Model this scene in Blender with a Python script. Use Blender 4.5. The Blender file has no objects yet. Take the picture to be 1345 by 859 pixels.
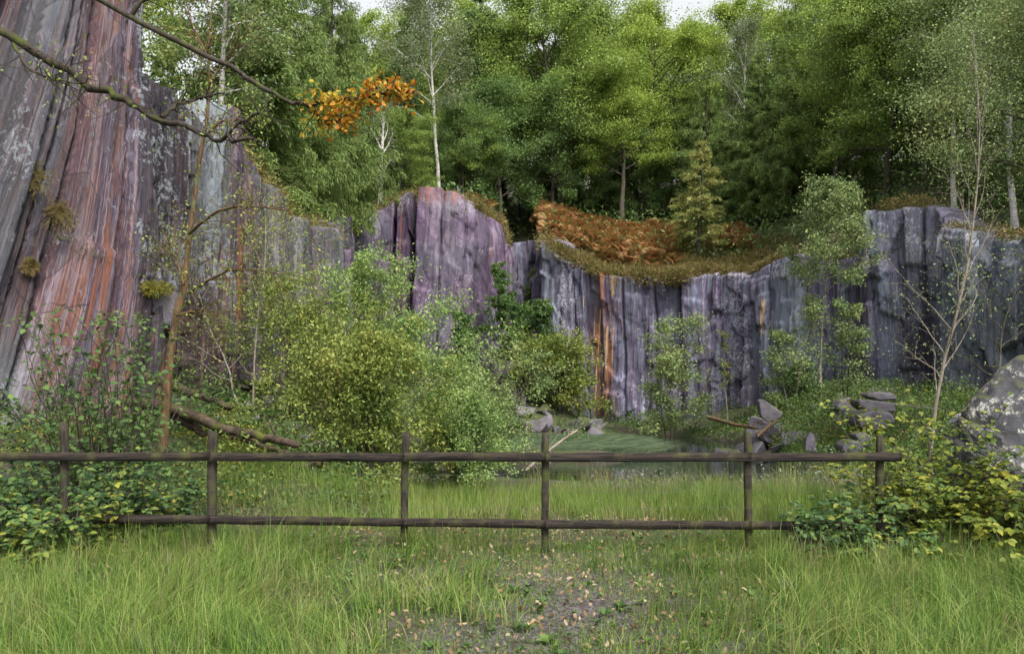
import bpy, math
import numpy as np
from mathutils import Vector
from mathutils.bvhtree import BVHTree

PI = math.pi
R = math.radians
F, CX, HY, EYE = 800.0, 672.5, 474.0, 1.6      # focal length in photo pixels, centre column, horizon row, eye height

# ------------------------------------------------------------------ camera, sky, sun, exposure
scene = bpy.context.scene
C = scene.collection
cam_d = bpy.data.cameras.new('camera')
cam_d.sensor_width = 36.0
cam_d.lens = F / 1000 * 36.0                  # the picture inside its mount is 1000 photo pixels wide
cam_d.shift_y = (HY - 413) / 1000
cam_d.clip_start = 0.05
cam_d.clip_end = 2000
cam = bpy.data.objects.new('camera', cam_d)
cam.location = (0, 0, EYE)
cam.rotation_euler = (R(90), 0, 0)
C.objects.link(cam)
scene.camera = cam

SUN_EL, SUN_AZ = 52, 150                       # azimuth clockwise from +Y (behind the camera, to its right)
w = bpy.data.worlds.new('World')
scene.world = w
w.use_nodes = True
nt = w.node_tree
bg = nt.nodes['Background']
sky = nt.nodes.new('ShaderNodeTexSky')
sky.sky_type = 'NISHITA'
sky.sun_disc = False
sky.sun_elevation = R(SUN_EL)
sky.sun_rotation = R(SUN_AZ)
sky.air_density = 1.0
sky.dust_density = 4.0
sky.ozone_density = 1.0
hs = nt.nodes.new('ShaderNodeHueSaturation')
hs.inputs['Saturation'].default_value = 0.16
hs.inputs['Value'].default_value = 1.0
nt.links.new(sky.outputs[0], hs.inputs['Color'])
nt.links.new(hs.outputs[0], bg.inputs[0])
bg.inputs[1].default_value = 0.125
sd = bpy.data.lights.new('sun', 'SUN')
sd.energy = 1.5
sd.angle = R(14)
sd.color = (1.0, 0.93, 0.82)
sun = bpy.data.objects.new('sun', sd)
C.objects.link(sun)
_d = Vector((math.sin(R(SUN_AZ)) * math.cos(R(SUN_EL)), math.cos(R(SUN_AZ)) * math.cos(R(SUN_EL)), math.sin(R(SUN_EL))))
sun.rotation_euler = _d.to_track_quat('Z', 'Y').to_euler()
scene.view_settings.view_transform = 'Standard'
scene.view_settings.look = 'None'
scene.view_settings.gamma = 1.0
scene.view_settings.exposure = 1.42
cy = scene.cycles
cy.max_bounces = 5
cy.diffuse_bounces = 3
cy.glossy_bounces = 2
cy.transmission_bounces = 3
cy.transparent_max_bounces = 4
cy.caustics_reflective = False
cy.caustics_refractive = False
cy.use_denoising = True

# ------------------------------------------------------------------ helpers
def at(px, py, Y):
    return np.array([(px - CX) / F * Y, Y, EYE + (HY - py) / F * Y])

def sst(a, b, x):
    t = np.clip((np.asarray(x, float) - a) / (b - a), 0, 1)
    return t * t * (3 - 2 * t)

def _hash(ix, iy, iz, seed):
    h = (ix.astype(np.int64) * 374761393 + iy.astype(np.int64) * 668265263 + iz.astype(np.int64) * 2147483647 + seed * 1274126177) & 0xffffffff
    h = ((h ^ (h >> 13)) * 1274126177) & 0xffffffff
    h = ((h ^ (h >> 16)) * 2246822519) & 0xffffffff
    return ((h ^ (h >> 15)) & 0xffffff) / float(0xffffff)

def vnoise(x, y, z=None, seed=0):
    """smooth value noise in 0..1"""
    x = np.asarray(x, float); y = np.asarray(y, float)
    z = np.zeros_like(x) if z is None else np.asarray(z, float)
    x, y, z = np.broadcast_arrays(x, y, z)
    ix, iy, iz = np.floor(x), np.floor(y), np.floor(z)
    fx, fy, fz = x - ix, y - iy, z - iz
    fx = fx * fx * (3 - 2 * fx); fy = fy * fy * (3 - 2 * fy); fz = fz * fz * (3 - 2 * fz)
    r = 0
    for a in (0, 1):
        for b in (0, 1):
            for c in (0, 1):
                wgt = (fx if a else 1 - fx) * (fy if b else 1 - fy) * (fz if c else 1 - fz)
                r = r + wgt * _hash(ix + a, iy + b, iz + c, seed)
    return r

def fbm(x, y, z=None, seed=0, o=4):
    s, a, t = 0, 0.5, 0
    for i in range(o):
        k = 2 ** i
        s = s + a * vnoise(np.asarray(x) * k, np.asarray(y) * k, None if z is None else np.asarray(z) * k, seed + i)
        t += a; a *= 0.5
    return s / t

def make_mesh(name, verts, faces, smooth=False, mat=None):
    """faces: (M,k) array or list of such arrays"""
    me = bpy.data.meshes.new(name)
    verts = np.asarray(verts, np.float32)
    fl = faces if isinstance(faces, list) else [faces]
    fl = [np.asarray(f, np.int32) for f in fl if len(f)]
    me.vertices.add(len(verts))
    me.vertices.foreach_set('co', verts.ravel())
    idx = np.concatenate([f.ravel() for f in fl])
    tot = np.concatenate([np.full(len(f), f.shape[1], np.int32) for f in fl])
    st = np.concatenate([[0], np.cumsum(tot)[:-1]]).astype(np.int32)
    me.loops.add(len(idx))
    me.loops.foreach_set('vertex_index', idx)
    me.polygons.add(len(tot))
    me.polygons.foreach_set('loop_start', st)
    me.polygons.foreach_set('loop_total', tot)
    if smooth:
        me.polygons.foreach_set('use_smooth', np.ones(len(tot), bool))
    me.update(calc_edges=True)
    me.validate()
    if mat: me.materials.append(mat)
    return me

def link(name, me, parent=None, loc=(0, 0, 0), rz=0.0, scale=None):
    o = bpy.data.objects.new(name, me)
    C.objects.link(o)
    if parent: o.parent = parent
    o.location = loc
    o.rotation_euler = (0, 0, rz)
    if scale is not None: o.scale = scale
    return o

def tag(o, label=None, cat=None, group=None, kind=None):
    if label: o['label'] = label
    if cat: o['category'] = cat
    if group: o['group'] = group
    if kind: o['kind'] = kind
    return o

class Buf:
    """collects tubes and plates into one mesh"""
    def __init__(s): s.v, s.f, s.n = [], [], 0
    def add(s, v, f):
        s.v.append(np.asarray(v, float)); s.f.append(np.asarray(f, int) + s.n); s.n += len(v)
    def tube(s, pts, rad, k=6, seed=None, rough=0.0):
        pts = np.asarray(pts, float); n = len(pts)
        rad = np.broadcast_to(np.asarray(rad, float), (n,))
        tan = np.gradient(pts, axis=0)
        tan /= np.linalg.norm(tan, axis=1)[:, None] + 1e-9
        up = np.where(np.abs(tan[:, 2:3]) > 0.9, [[1.0, 0, 0]], [[0, 0, 1.0]])
        a = np.cross(tan, up[0] if abs(tan[0, 2]) <= 0.9 else np.array([1.0, 0, 0]))
        nn = np.linalg.norm(a, axis=1)[:, None]
        a = np.where(nn < 1e-3, np.array([[1.0, 0, 0]]), a / (nn + 1e-9))
        b = np.cross(tan, a)
        th = np.arange(k) / k * 2 * PI
        rr = rad[:, None] * np.ones(k)
        if rough: rr = rr * (1 + rough * (np.random.default_rng(seed or 1).random((n, k)) - 0.5))
        V = pts[:, None, :] + rr[:, :, None] * (np.cos(th)[None, :, None] * a[:, None, :] + np.sin(th)[None, :, None] * b[:, None, :])
        i = np.arange(n - 1)[:, None] * k; j = np.arange(k)[None, :]; j2 = (j + 1) % k
        fc = np.stack([i + j, i + j2, i + k + j2, i + k + j], -1).reshape(-1, 4)
        caps = np.array([pts[0], pts[-1]])
        V = np.concatenate([V.reshape(-1, 3), caps])
        m = n * k
        c0 = np.stack([j[0], np.full(k, m), np.full(k, m), j2[0]], -1)
        s.add(V, fc)
        return s
    def mesh(s, name, mat, smooth=True):
        return make_mesh(name, np.concatenate(s.v), np.concatenate(s.f), smooth, mat)

LEAF4 = (np.array([[0, 0, 0], [-.32, .5, .07], [0, 1, -.05], [.32, .5, .07]]), np.array([[0, 3, 2, 1]]))
LEAF6 = (np.array([[0, 0, 0], [-.3, .3, .08], [-.25, .68, .06], [0, 1, -.08], [.25, .68, .06], [.3, .3, .08], [0, .45, 0]]),
         np.array([[0, 6, 2, 1], [6, 3, 3, 2], [0, 5, 4, 6], [6, 4, 3, 3]]))
LEAF6 = (LEAF6[0], np.array([[0, 6, 1], [1, 6, 2], [2, 6, 3], [0, 5, 6], [5, 4, 6], [4, 3, 6]]))
NEEDLE = (np.array([[-.5, 0, 0], [-.5, 1, 0], [.5, 1, 0], [.5, 0, 0]]), np.array([[0, 3, 2, 1]]))

def leaves(pos, axis, nrm, length, width, tmpl=LEAF4):
    """instances of a small leaf template; returns verts, faces"""
    n = len(pos)
    axis = axis / (np.linalg.norm(axis, axis=1)[:, None] + 1e-9)
    side = np.cross(axis, nrm)
    side /= np.linalg.norm(side, axis=1)[:, None] + 1e-9
    nr = np.cross(side, axis)
    T, Fc = tmpl
    L = np.broadcast_to(np.asarray(length, float), (n,))[:, None, None]
    W = np.broadcast_to(np.asarray(width, float), (n,))[:, None, None]
    V = pos[:, None, :] + side[:, None, :] * T[None, :, 0:1] * W + axis[:, None, :] * T[None, :, 1:2] * L + nr[:, None, :] * T[None, :, 2:3] * L
    k = len(T)
    Fa = (np.arange(n)[:, None, None] * k + Fc[None]).reshape(-1, Fc.shape[1])
    return V.reshape(-1, 3), Fa

def rnd_dirs(rng, n, up=0.0):
    v = rng.normal(size=(n, 3)); v[:, 2] += up
    return v / (np.linalg.norm(v, axis=1)[:, None] + 1e-9)

# ------------------------------------------------------------------ materials
def mat_new(name):
    m = bpy.data.materials.new(name)
    m.use_nodes = True
    n = m.node_tree
    return m, n, n.nodes['Principled BSDF'], n.links.new

def ramp(n, stops, interp='LINEAR'):
    r = n.nodes.new('ShaderNodeValToRGB')
    e = r.color_ramp.elements
    while len(e) < len(stops): e.new(0.5)
    for i, (p, c) in enumerate(stops):
        e[i].position = p
        e[i].color = (*c, 1) if len(c) == 3 else c
    r.color_ramp.interpolation = interp
    return r

def tex_noise(n, l, src, scale, detail=4, rough=0.6, vec_scale=None, dist=0.0):
    t = n.nodes.new('ShaderNodeTexNoise')
    t.inputs['Scale'].default_value = scale
    t.inputs['Detail'].default_value = detail
    t.inputs['Roughness'].default_value = rough
    t.inputs['Distortion'].default_value = dist
    if vec_scale:
        mp = n.nodes.new('ShaderNodeMapping')
        mp.inputs['Scale'].default_value = vec_scale
        l(src, mp.inputs[0]); src = mp.outputs[0]
    l(src, t.inputs['Vector'])
    return t

def mixc(n, l, fac, a, b, mode='MIX'):
    m = n.nodes.new('ShaderNodeMix')
    m.data_type = 'RGBA'; m.blend_type = mode
    if isinstance(fac, (int, float)): m.inputs[0].default_value = fac
    else: l(fac, m.inputs[0])
    for s, i in ((a, 6), (b, 7)):
        if isinstance(s, tuple): m.inputs[i].default_value = (*s, 1)
        else: l(s, m.inputs[i])
    return m.outputs[2]

def leafmat(name, cols, trans=0.35, clump=0.75, rough=0.55, cscale=0.9, jitter=.6):
    """leaf colours by leaf, drifting in patches through the crown"""
    m, n, b, l = mat_new(name)
    g = n.nodes.new('ShaderNodeNewGeometry')
    tc = n.nodes.new('ShaderNodeTexCoord')
    ns = tex_noise(n, l, tc.outputs['Object'], cscale, 2)
    a = n.nodes.new('ShaderNodeMath'); a.operation = 'MULTIPLY_ADD'
    l(ns.outputs[0], a.inputs[0]); a.inputs[1].default_value = clump * 2; a.inputs[2].default_value = -clump
    s0 = n.nodes.new('ShaderNodeMath'); s0.operation = 'MULTIPLY_ADD'
    l(g.outputs['Random Per Island'], s0.inputs[0]); s0.inputs[1].default_value = jitter; s0.inputs[2].default_value = .5 - jitter / 2
    s = n.nodes.new('ShaderNodeMath'); s.operation = 'ADD'
    l(s0.outputs[0], s.inputs[0]); l(a.outputs[0], s.inputs[1])
    k = len(cols)
    r = ramp(n, [(i / (k - 1), c) for i, c in enumerate(cols)])
    l(s.outputs[0], r.inputs[0])
    l(r.outputs[0], b.inputs['Base Color'])
    b.inputs['Roughness'].default_value = rough
    b.inputs['Specular IOR Level'].default_value = 0.3
    tr = n.nodes.new('ShaderNodeBsdfTranslucent')
    l(r.outputs[0], tr.inputs[0])
    mx = n.nodes.new('ShaderNodeMixShader'); mx.inputs[0].default_value = trans
    l(b.outputs[0], mx.inputs[1]); l(tr.outputs[0], mx.inputs[2])
    l(mx.outputs[0], n.nodes['Material Output'].inputs[0])
    return m

def barkmat(name, c1, c2, moss=None, mossamt=0.5, scale=6, bands=False, vs=(3, 3, 0.6)):
    m, n, b, l = mat_new(name)
    tc = n.nodes.new('ShaderNodeTexCoord')
    ns = tex_noise(n, l, tc.outputs['Object'], scale, 6, 0.7, (1, 1, 3.5) if bands else vs)
    r = ramp(n, [(0.38, c1), (0.62, c2)])
    l(ns.outputs[0], r.inputs[0])
    col = r.outputs[0]
    if moss:
        n2 = tex_noise(n, l, tc.outputs['Object'], 3.5, 6, 0.7)
        r2 = ramp(n, [(mossamt, (0, 0, 0)), (mossamt + 0.12, (1, 1, 1))])
        l(n2.outputs[0], r2.inputs[0])
        col = mixc(n, l, r2.outputs[0], col, moss)
    l(col, b.inputs['Base Color'])
    b.inputs['Roughness'].default_value = 0.9
    b.inputs['Specular IOR Level'].default_value = 0.2
    bp = n.nodes.new('ShaderNodeBump'); bp.inputs['Strength'].default_value = 0.6; bp.inputs['Distance'].default_value = 0.02
    l(ns.outputs[0], bp.inputs['Height']); l(bp.outputs[0], b.inputs['Normal'])
    return m

def slatemat(name, base, vein, rust=(.30, .10, .04), lich=(.45, .47, .46), lichen=0.6, streak=1.0, pale=(.19, .225, .265), fr=1.0, fz=1.0):
    """quarried slate face: colour runs in bands along the bed (UV = metres across the bed, metres along it)"""
    m, n, b, l = mat_new(name)
    uv = n.nodes.new('ShaderNodeUVMap'); uv.uv_map = 'bed'
    at_ = n.nodes.new('ShaderNodeAttribute'); at_.attribute_name = 'marks'
    sep = n.nodes.new('ShaderNodeSeparateColor'); l(at_.outputs['Color'], sep.inputs[0])
    tc = n.nodes.new('ShaderNodeTexCoord')
    n1 = tex_noise(n, l, uv.outputs[0], 1.0, 6, 0.75, (6.0 * fr, 0.22 * fz, 1))
    as_ = n.nodes.new('ShaderNodeAttribute'); as_.attribute_name = 'seam'
    ss = n.nodes.new('ShaderNodeSeparateColor'); l(as_.outputs['Color'], ss.inputs[0])
    f0 = n.nodes.new('ShaderNodeMath'); f0.operation = 'MULTIPLY_ADD'; l(n1.outputs[0], f0.inputs[0]); f0.inputs[1].default_value = 1.3; f0.inputs[2].default_value = -.65
    f1 = n.nodes.new('ShaderNodeMath'); f1.operation = 'ADD'; l(f0.outputs[0], f1.inputs[0]); l(ss.outputs[0], f1.inputs[1])
    k_ = len(base)
    r1 = ramp(n, [(.04 + .92 * i / (k_ - 1), c) for i, c in enumerate(base)])
    l(f1.outputs[0], r1.inputs[0])
    n2 = tex_noise(n, l, uv.outputs[0], 1.0, 7, 0.8, (11 * fr, 0.35 * fz, 1), 0.08)
    r2 = ramp(n, [(0.53, (0, 0, 0)), (0.60, (1, 1, 1))])
    l(n2.outputs[0], r2.inputs[0])
    f2 = n.nodes.new('ShaderNodeMath'); f2.operation = 'MULTIPLY'; l(r2.outputs[0], f2.inputs[0]); f2.inputs[1].default_value = 0.6 * streak
    col = mixc(n, l, f2.outputs[0], r1.outputs[0], vein)
    # the slabs differ in tone
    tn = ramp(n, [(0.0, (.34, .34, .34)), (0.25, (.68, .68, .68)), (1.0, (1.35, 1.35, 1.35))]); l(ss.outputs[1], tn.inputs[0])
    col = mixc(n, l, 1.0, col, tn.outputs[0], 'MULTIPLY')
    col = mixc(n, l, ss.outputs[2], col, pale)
    # dark seepage streaks
    n3 = tex_noise(n, l, uv.outputs[0], 1.0, 6, 0.75, (5.5 * fr, 0.22 * fz, 1), 0.06)
    r3 = ramp(n, [(0.38, (1, 1, 1)), (0.45, (0, 0, 0))])
    l(n3.outputs[0], r3.inputs[0])
    f3 = n.nodes.new('ShaderNodeMath'); f3.operation = 'MULTIPLY'; l(r3.outputs[0], f3.inputs[0]); f3.inputs[1].default_value = 0.62
    col = mixc(n, l, f3.outputs[0], col, (.018, .016, .022))
    # hairlines along the bed and thin cracks across it
    n8 = tex_noise(n, l, uv.outputs[0], 1.0, 4, 0.6, (24, 0.5, 1))
    r8 = ramp(n, [(0.455, (0, 0, 0)), (0.475, (1, 1, 1)), (0.495, (0, 0, 0))]); l(n8.outputs[0], r8.inputs[0])
    f8 = n.nodes.new('ShaderNodeMath'); f8.operation = 'MULTIPLY'; l(r8.outputs[0], f8.inputs[0]); f8.inputs[1].default_value = 0.55
    col = mixc(n, l, f8.outputs[0], col, (.015, .013, .018))
    mpv = n.nodes.new('ShaderNodeMapping'); mpv.inputs['Scale'].default_value = (1.5, .62, 1); mpv.inputs['Rotation'].default_value = (0, 0, .3)
    nd = tex_noise(n, l, uv.outputs[0], 2.0, 4, 0.6)
    md = mixc(n, l, .10, uv.outputs[0], nd.outputs[1]); l(md, mpv.inputs[0])
    vo = n.nodes.new('ShaderNodeTexVoronoi'); vo.feature = 'DISTANCE_TO_EDGE'; vo.inputs['Scale'].default_value = 1.1; l(mpv.outputs[0], vo.inputs['Vector'])
    rv = ramp(n, [(0.0, (1, 1, 1)), (0.014, (0, 0, 0))]); l(vo.outputs['Distance'], rv.inputs[0])
    f9 = n.nodes.new('ShaderNodeMath'); f9.operation = 'MULTIPLY'; l(rv.outputs[0], f9.inputs[0]); f9.inputs[1].default_value = 0.7
    col = mixc(n, l, f9.outputs[0], col, (.012, .010, .014))
    vc = n.nodes.new('ShaderNodeTexVoronoi'); vc.inputs['Scale'].default_value = 1.1; l(mpv.outputs[0], vc.inputs['Vector'])
    sc_ = n.nodes.new('ShaderNodeSeparateColor'); l(vc.outputs['Color'], sc_.inputs[0])
    rc_ = ramp(n, [(0, (.72, .72, .72)), (1, (1.28, 1.28, 1.28))]); l(sc_.outputs[0], rc_.inputs[0])
    col = mixc(n, l, 1.0, col, rc_.outputs[0], 'MULTIPLY')
    # rust seams, strongest where the attribute says so
    n4 = tex_noise(n, l, uv.outputs[0], 1.0, 5, 0.7, (7, 0.18, 1))
    a4 = n.nodes.new('ShaderNodeMath'); a4.operation = 'ADD'; l(n4.outputs[0], a4.inputs[0]); l(sep.outputs[0], a4.inputs[1])
    r4 = ramp(n, [(0.62, (0, 0, 0)), (0.72, (1, 1, 1))])
    l(a4.outputs[0], r4.inputs[0])
    col = mixc(n, l, r4.outputs[0], col, rust)
    # fresh cream seams
    n6 = tex_noise(n, l, uv.outputs[0], 1.0, 4, 0.7, (9, 0.3, 1))
    a6 = n.nodes.new('ShaderNodeMath'); a6.operation = 'MULTIPLY_ADD'; l(sep.outputs[2], a6.inputs[0]); a6.inputs[1].default_value = 0.75; l(n6.outputs[0], a6.inputs[2])
    r6 = ramp(n, [(0.86, (0, 0, 0)), (1.0, (1, 1, 1))])
    l(a6.outputs[0], r6.inputs[0])
    col = mixc(n, l, r6.outputs[0], col, (.50, .33, .17))
    # lichen
    n5 = tex_noise(n, l, tc.outputs['Object'], 9, 7, 0.75, (1, 1, .8))
    n5b = tex_noise(n, l, tc.outputs['Object'], 0.7, 3, 0.6)
    a5 = n.nodes.new('ShaderNodeMath'); a5.operation = 'MULTIPLY_ADD'; l(n5b.outputs[0], a5.inputs[0]); a5.inputs[1].default_value = 0.55; l(n5.outputs[0], a5.inputs[2])
    a5b = n.nodes.new('ShaderNodeMath'); a5b.operation = 'MULTIPLY_ADD'; l(sep.outputs[1], a5b.inputs[0]); a5b.inputs[1].default_value = 0.28; l(a5.outputs[0], a5b.inputs[2])
    t = 0.98 - 0.12 * lichen
    r5 = ramp(n, [(t - 0.02, (0, 0, 0)), (min(t + 0.05, 1), (1, 1, 1))])
    l(a5b.outputs[0], r5.inputs[0])
    f5 = n.nodes.new('ShaderNodeMath'); f5.operation = 'MULTIPLY'; l(r5.outputs[0], f5.inputs[0]); f5.inputs[1].default_value = 0.75
    col = mixc(n, l, f5.outputs[0], col, lich)
    l(col, b.inputs['Base Color'])
    b.inputs['Roughness'].default_value = 0.62
    b.inputs['Specular IOR Level'].default_value = 0.35
    bs = n.nodes.new('ShaderNodeMath'); bs.operation = 'ADD'; l(n2.outputs[0], bs.inputs[0]); l(n3.outputs[0], bs.inputs[1])
    bp = n.nodes.new('ShaderNodeBump'); bp.inputs['Strength'].default_value = 0.8; bp.inputs['Distance'].default_value = 0.10
    l(bs.outputs[0], bp.inputs['Height'])
    nf = tex_noise(n, l, tc.outputs['Object'], 14, 5, 0.7)
    bp2 = n.nodes.new('ShaderNodeBump'); bp2.inputs['Strength'].default_value = 0.5; bp2.inputs['Distance'].default_value = 0.03
    l(nf.outputs[0], bp2.inputs['Height']); l(bp.outputs[0], bp2.inputs['Normal'])
    l(bp2.outputs[0], b.inputs['Normal'])
    return m

def rockmat(name, cols, lich=(.5, .5, .48), amt=0.55, moss=None, scale=5):
    m, n, b, l = mat_new(name)
    tc = n.nodes.new('ShaderNodeTexCoord')
    oi = n.nodes.new('ShaderNodeObjectInfo')
    n1 = tex_noise(n, l, tc.outputs['Object'], 3, 6, 0.7)
    ad = n.nodes.new('ShaderNodeMath'); ad.operation = 'MULTIPLY_ADD'; l(oi.outputs['Random'], ad.inputs[0]); ad.inputs[1].default_value = 0.3; l(n1.outputs[0], ad.inputs[2])
    r1 = ramp(n, [(0.4 + 0.4 * i / (len(cols) - 1), c) for i, c in enumerate(cols)])
    l(ad.outputs[0], r1.inputs[0])
    n2 = tex_noise(n, l, tc.outputs['Object'], scale, 8, 0.78)
    r2 = ramp(n, [(amt, (0, 0, 0)), (amt + 0.05, (1, 1, 1))])
    l(n2.outputs[0], r2.inputs[0])
    col = mixc(n, l, r2.outputs[0], r1.outputs[0], lich)
    if moss:
        g = n.nodes.new('ShaderNodeNewGeometry')
        sx = n.nodes.new('ShaderNodeSeparateXYZ'); l(g.outputs['Normal'], sx.inputs[0])
        n3 = tex_noise(n, l, tc.outputs['Object'], 4, 5, 0.7)
        a = n.nodes.new('ShaderNodeMath'); a.operation = 'MULTIPLY_ADD'; l(n3.outputs[0], a.inputs[0]); a.inputs[1].default_value = 1.3; l(sx.outputs[2], a.inputs[2])
        r3 = ramp(n, [(0.0, (0, 0, 0)), (1.0, (1, 1, 1))]); 
        s = n.nodes.new('ShaderNodeMath'); s.operation = 'SUBTRACT'; l(a.outputs[0], s.inputs[0]); s.inputs[1].default_value = 1.32
        s2 = n.nodes.new('ShaderNodeMath'); s2.operation = 'MULTIPLY'; s2.use_clamp = True; l(s.outputs[0], s2.inputs[0]); s2.inputs[1].default_value = 5
        col = mixc(n, l, s2.outputs[0], col, moss)
    l(col, b.inputs['Base Color'])
    b.inputs['Roughness'].default_value = 0.8
    bp = n.nodes.new('ShaderNodeBump'); bp.inputs['Strength'].default_value = 0.7; bp.inputs['Distance'].default_value = 0.04
    l(n2.outputs[0], bp.inputs['Height']); l(bp.outputs[0], b.inputs['Normal'])
    return m

M = {}
M['slate_left'] = slatemat('red_banded_slate',
    [(0.015, 0.009, 0.024), (0.047, 0.033, 0.053), (0.095, 0.082, 0.116), (0.030, 0.017, 0.034), (0.107, 0.053, 0.053), (0.056, 0.036, 0.052), (0.146, 0.125, 0.155), (0.133, 0.053, 0.031), (0.047, 0.034, 0.058), (0.172, 0.168, 0.185)], (0.310, 0.232, 0.249), rust=(0.202, 0.069, 0.028), lich=(0.258, 0.284, 0.318), lichen=0.5, streak=1.0, fr=1.35, fz=.8, pale=(0.189, 0.228, 0.258))
M['slate_mid'] = slatemat('lilac_slate',
    [(0.029, 0.016, 0.037), (0.082, 0.051, 0.103), (0.128, 0.086, 0.144), (0.063, 0.040, 0.081), (0.162, 0.116, 0.162), (0.101, 0.101, 0.147)], (0.200, 0.153, 0.200), rust=(0.203, 0.083, 0.065), lich=(0.238, 0.229, 0.248), lichen=0.45, streak=0.6, fr=.35, fz=2.2)
M['slate_right'] = slatemat('blue_grey_slate',
    [(0.030, 0.024, 0.048), (0.092, 0.071, 0.131), (0.160, 0.147, 0.208), (0.068, 0.051, 0.101), (0.161, 0.187, 0.246), (0.123, 0.100, 0.172), (0.225, 0.250, 0.310)], (0.269, 0.269, 0.342), rust=(0.274, 0.093, 0.008), lich=(0.418, 0.394, 0.464), lichen=0.4, streak=0.7, fr=.75, fz=1.1)
M['slate_block'] = rockmat('loose_slate', [(0.035, 0.032, 0.042), (0.091, 0.084, 0.105), (0.140, 0.126, 0.140)], (0.224, 0.217, 0.224), 0.60, (0.049, 0.059, 0.014))
M['boulder'] = rockmat('lichened_boulder', [(0.022, 0.022, 0.025), (0.043, 0.043, 0.050), (0.074, 0.074, 0.077)], (.36, .35, .32), .545, (0.062, 0.068, 0.019), 7)
M['bark'] = barkmat('grey_brown_bark', (.035, .028, .022), (.11, .095, .08), (.06, .075, .02), 0.52)
M['bark_moss'] = barkmat('mossy_bark', (.025, .02, .016), (.06, .048, .038), (.06, .075, .015), 0.52)
M['bark_orange'] = barkmat('orange_brown_bark', (.055, .034, .02), (.17, .10, .05), (.10, .11, .05), 0.48, 8)
M['bark_birch'] = barkmat('white_birch_bark', (.25, .23, .22), (.55, .53, .50), (.07, .06, .06), 0.60, 5, True)
M['bark_pale'] = barkmat('pale_twig_bark', (.15, .12, .10), (.30, .26, .22))
M['bark_log'] = barkmat('fallen_log_bark', (.022, .016, .012), (.095, .068, .050), (.075, .085, .016), 0.53, 7, vs=(.8, 2, 2))
M['wood'] = barkmat('weathered_fence_wood', (.018, .015, .012), (.055, .047, .036), (.055, .062, .018), 0.50, 9)
M['wood_rail'] = barkmat('dark_rail_wood', (.010, .009, .009), (.045, .034, .028), (.055, .055, .022), 0.52, 9, vs=(.3, 3, 5))
M['oak'] = leafmat('oak_leaves', [(0.069, 0.119, 0.028), (0.150, 0.226, 0.050), (0.251, 0.352, 0.075), (0.389, 0.489, 0.113)], 0.42)
M['oak_light'] = leafmat('light_oak_leaves', [(0.118, 0.188, 0.036), (0.212, 0.306, 0.053), (0.330, 0.435, 0.082), (0.470, 0.541, 0.118)], 0.42)
M['dark'] = leafmat('dark_leaves', [(0.058, 0.108, 0.035), (0.127, 0.205, 0.058), (0.234, 0.351, 0.098)])
M['spruce'] = leafmat('dark_needles', [(0.056, 0.104, 0.038), (0.122, 0.198, 0.066), (0.226, 0.320, 0.104)])
M['larch'] = leafmat('larch_needles', [(.08, .14, .035), (.14, .21, .05), (.20, .28, .08), (.27, .34, .11)])
M['larch_yellow'] = leafmat('turning_larch_needles', [(0.187, 0.221, 0.068), (0.306, 0.323, 0.102), (0.442, 0.425, 0.153)])
M['birch'] = leafmat('birch_leaves', [(0.091, 0.146, 0.056), (0.159, 0.230, 0.081), (0.244, 0.315, 0.117), (0.337, 0.337, 0.125)])
M['birch_pale'] = leafmat('pale_birch_leaves', [(.10, .14, .06), (.16, .20, .09), (.22, .25, .12)])
M['willow'] = leafmat('willow_leaves', [(0.056, 0.095, 0.020), (0.106, 0.157, 0.029), (0.179, 0.230, 0.045), (0.280, 0.314, 0.078), (0.370, 0.325, 0.067)])
M['willow_green'] = leafmat('green_willow_leaves', [(0.090, 0.149, 0.044), (0.164, 0.254, 0.075), (0.254, 0.357, 0.105), (0.388, 0.462, 0.164)])
M['hazel'] = leafmat('hazel_leaves', [(.035, .075, .025), (.065, .125, .035), (.11, .19, .05), (.17, .25, .06)])
M['bramble'] = leafmat('bramble_leaves', [(.022, .055, .025), (.045, .095, .032), (.08, .15, .045), (.14, .21, .05), (.30, .30, .05)], cscale=1.5, jitter=.8)
M['bramble_yellow'] = leafmat('turning_bramble_leaves', [(.04, .085, .02), (.09, .14, .025), (.20, .23, .03), (.34, .30, .035)], cscale=1.5)
M['autumn'] = leafmat('autumn_oak_leaves', [(.14, .19, .025), (.55, .40, .03), (.20, .25, .03), (.62, .25, .02), (.32, .32, .03), (.50, .12, .015), (.22, .26, .04)], 0.45)
M['bracken'] = leafmat('rusty_bracken', [(.12, .05, .022), (.27, .11, .04), (.40, .19, .07), (.33, .23, .09), (.19, .20, .06)], 0.3, jitter=.9, cscale=1.6)
M['heather'] = leafmat('heather', [(.085, .055, .03), (.14, .13, .035), (.20, .19, .05), (.25, .15, .085), (.16, .17, .04)], 0.25, cscale=1.4)
M['fern'] = leafmat('fern_fronds', [(.04, .09, .025), (.07, .15, .045), (.12, .20, .05)])
M['moss_fern'] = leafmat('yellow_moss', [(.12, .13, .02), (.20, .20, .03), (.30, .27, .04)])
M['under'] = leafmat('undergrowth_leaves', [(0.036, 0.079, 0.025), (0.072, 0.136, 0.036), (0.129, 0.200, 0.051), (0.215, 0.229, 0.057)])
M['grass'] = leafmat('grass_blades', [(0.043, 0.084, 0.019), (0.073, 0.149, 0.026), (0.133, 0.231, 0.037), (0.194, 0.280, 0.049), (0.304, 0.314, 0.112)], 0.4, 0.5, 0.5, 1.1, jitter=.9)
M['grass_lush'] = leafmat('lush_grass_blades', [(0.055, 0.112, 0.022), (0.109, 0.190, 0.032), (0.170, 0.259, 0.048), (0.238, 0.288, 0.069), (0.318, 0.318, 0.140)], 0.45, 0.5, 0.5, .9)
M['grass_dry'] = leafmat('dry_grass_blades', [(.14, .14, .05), (.22, .20, .09), (.30, .26, .14)], 0.3)
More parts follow.
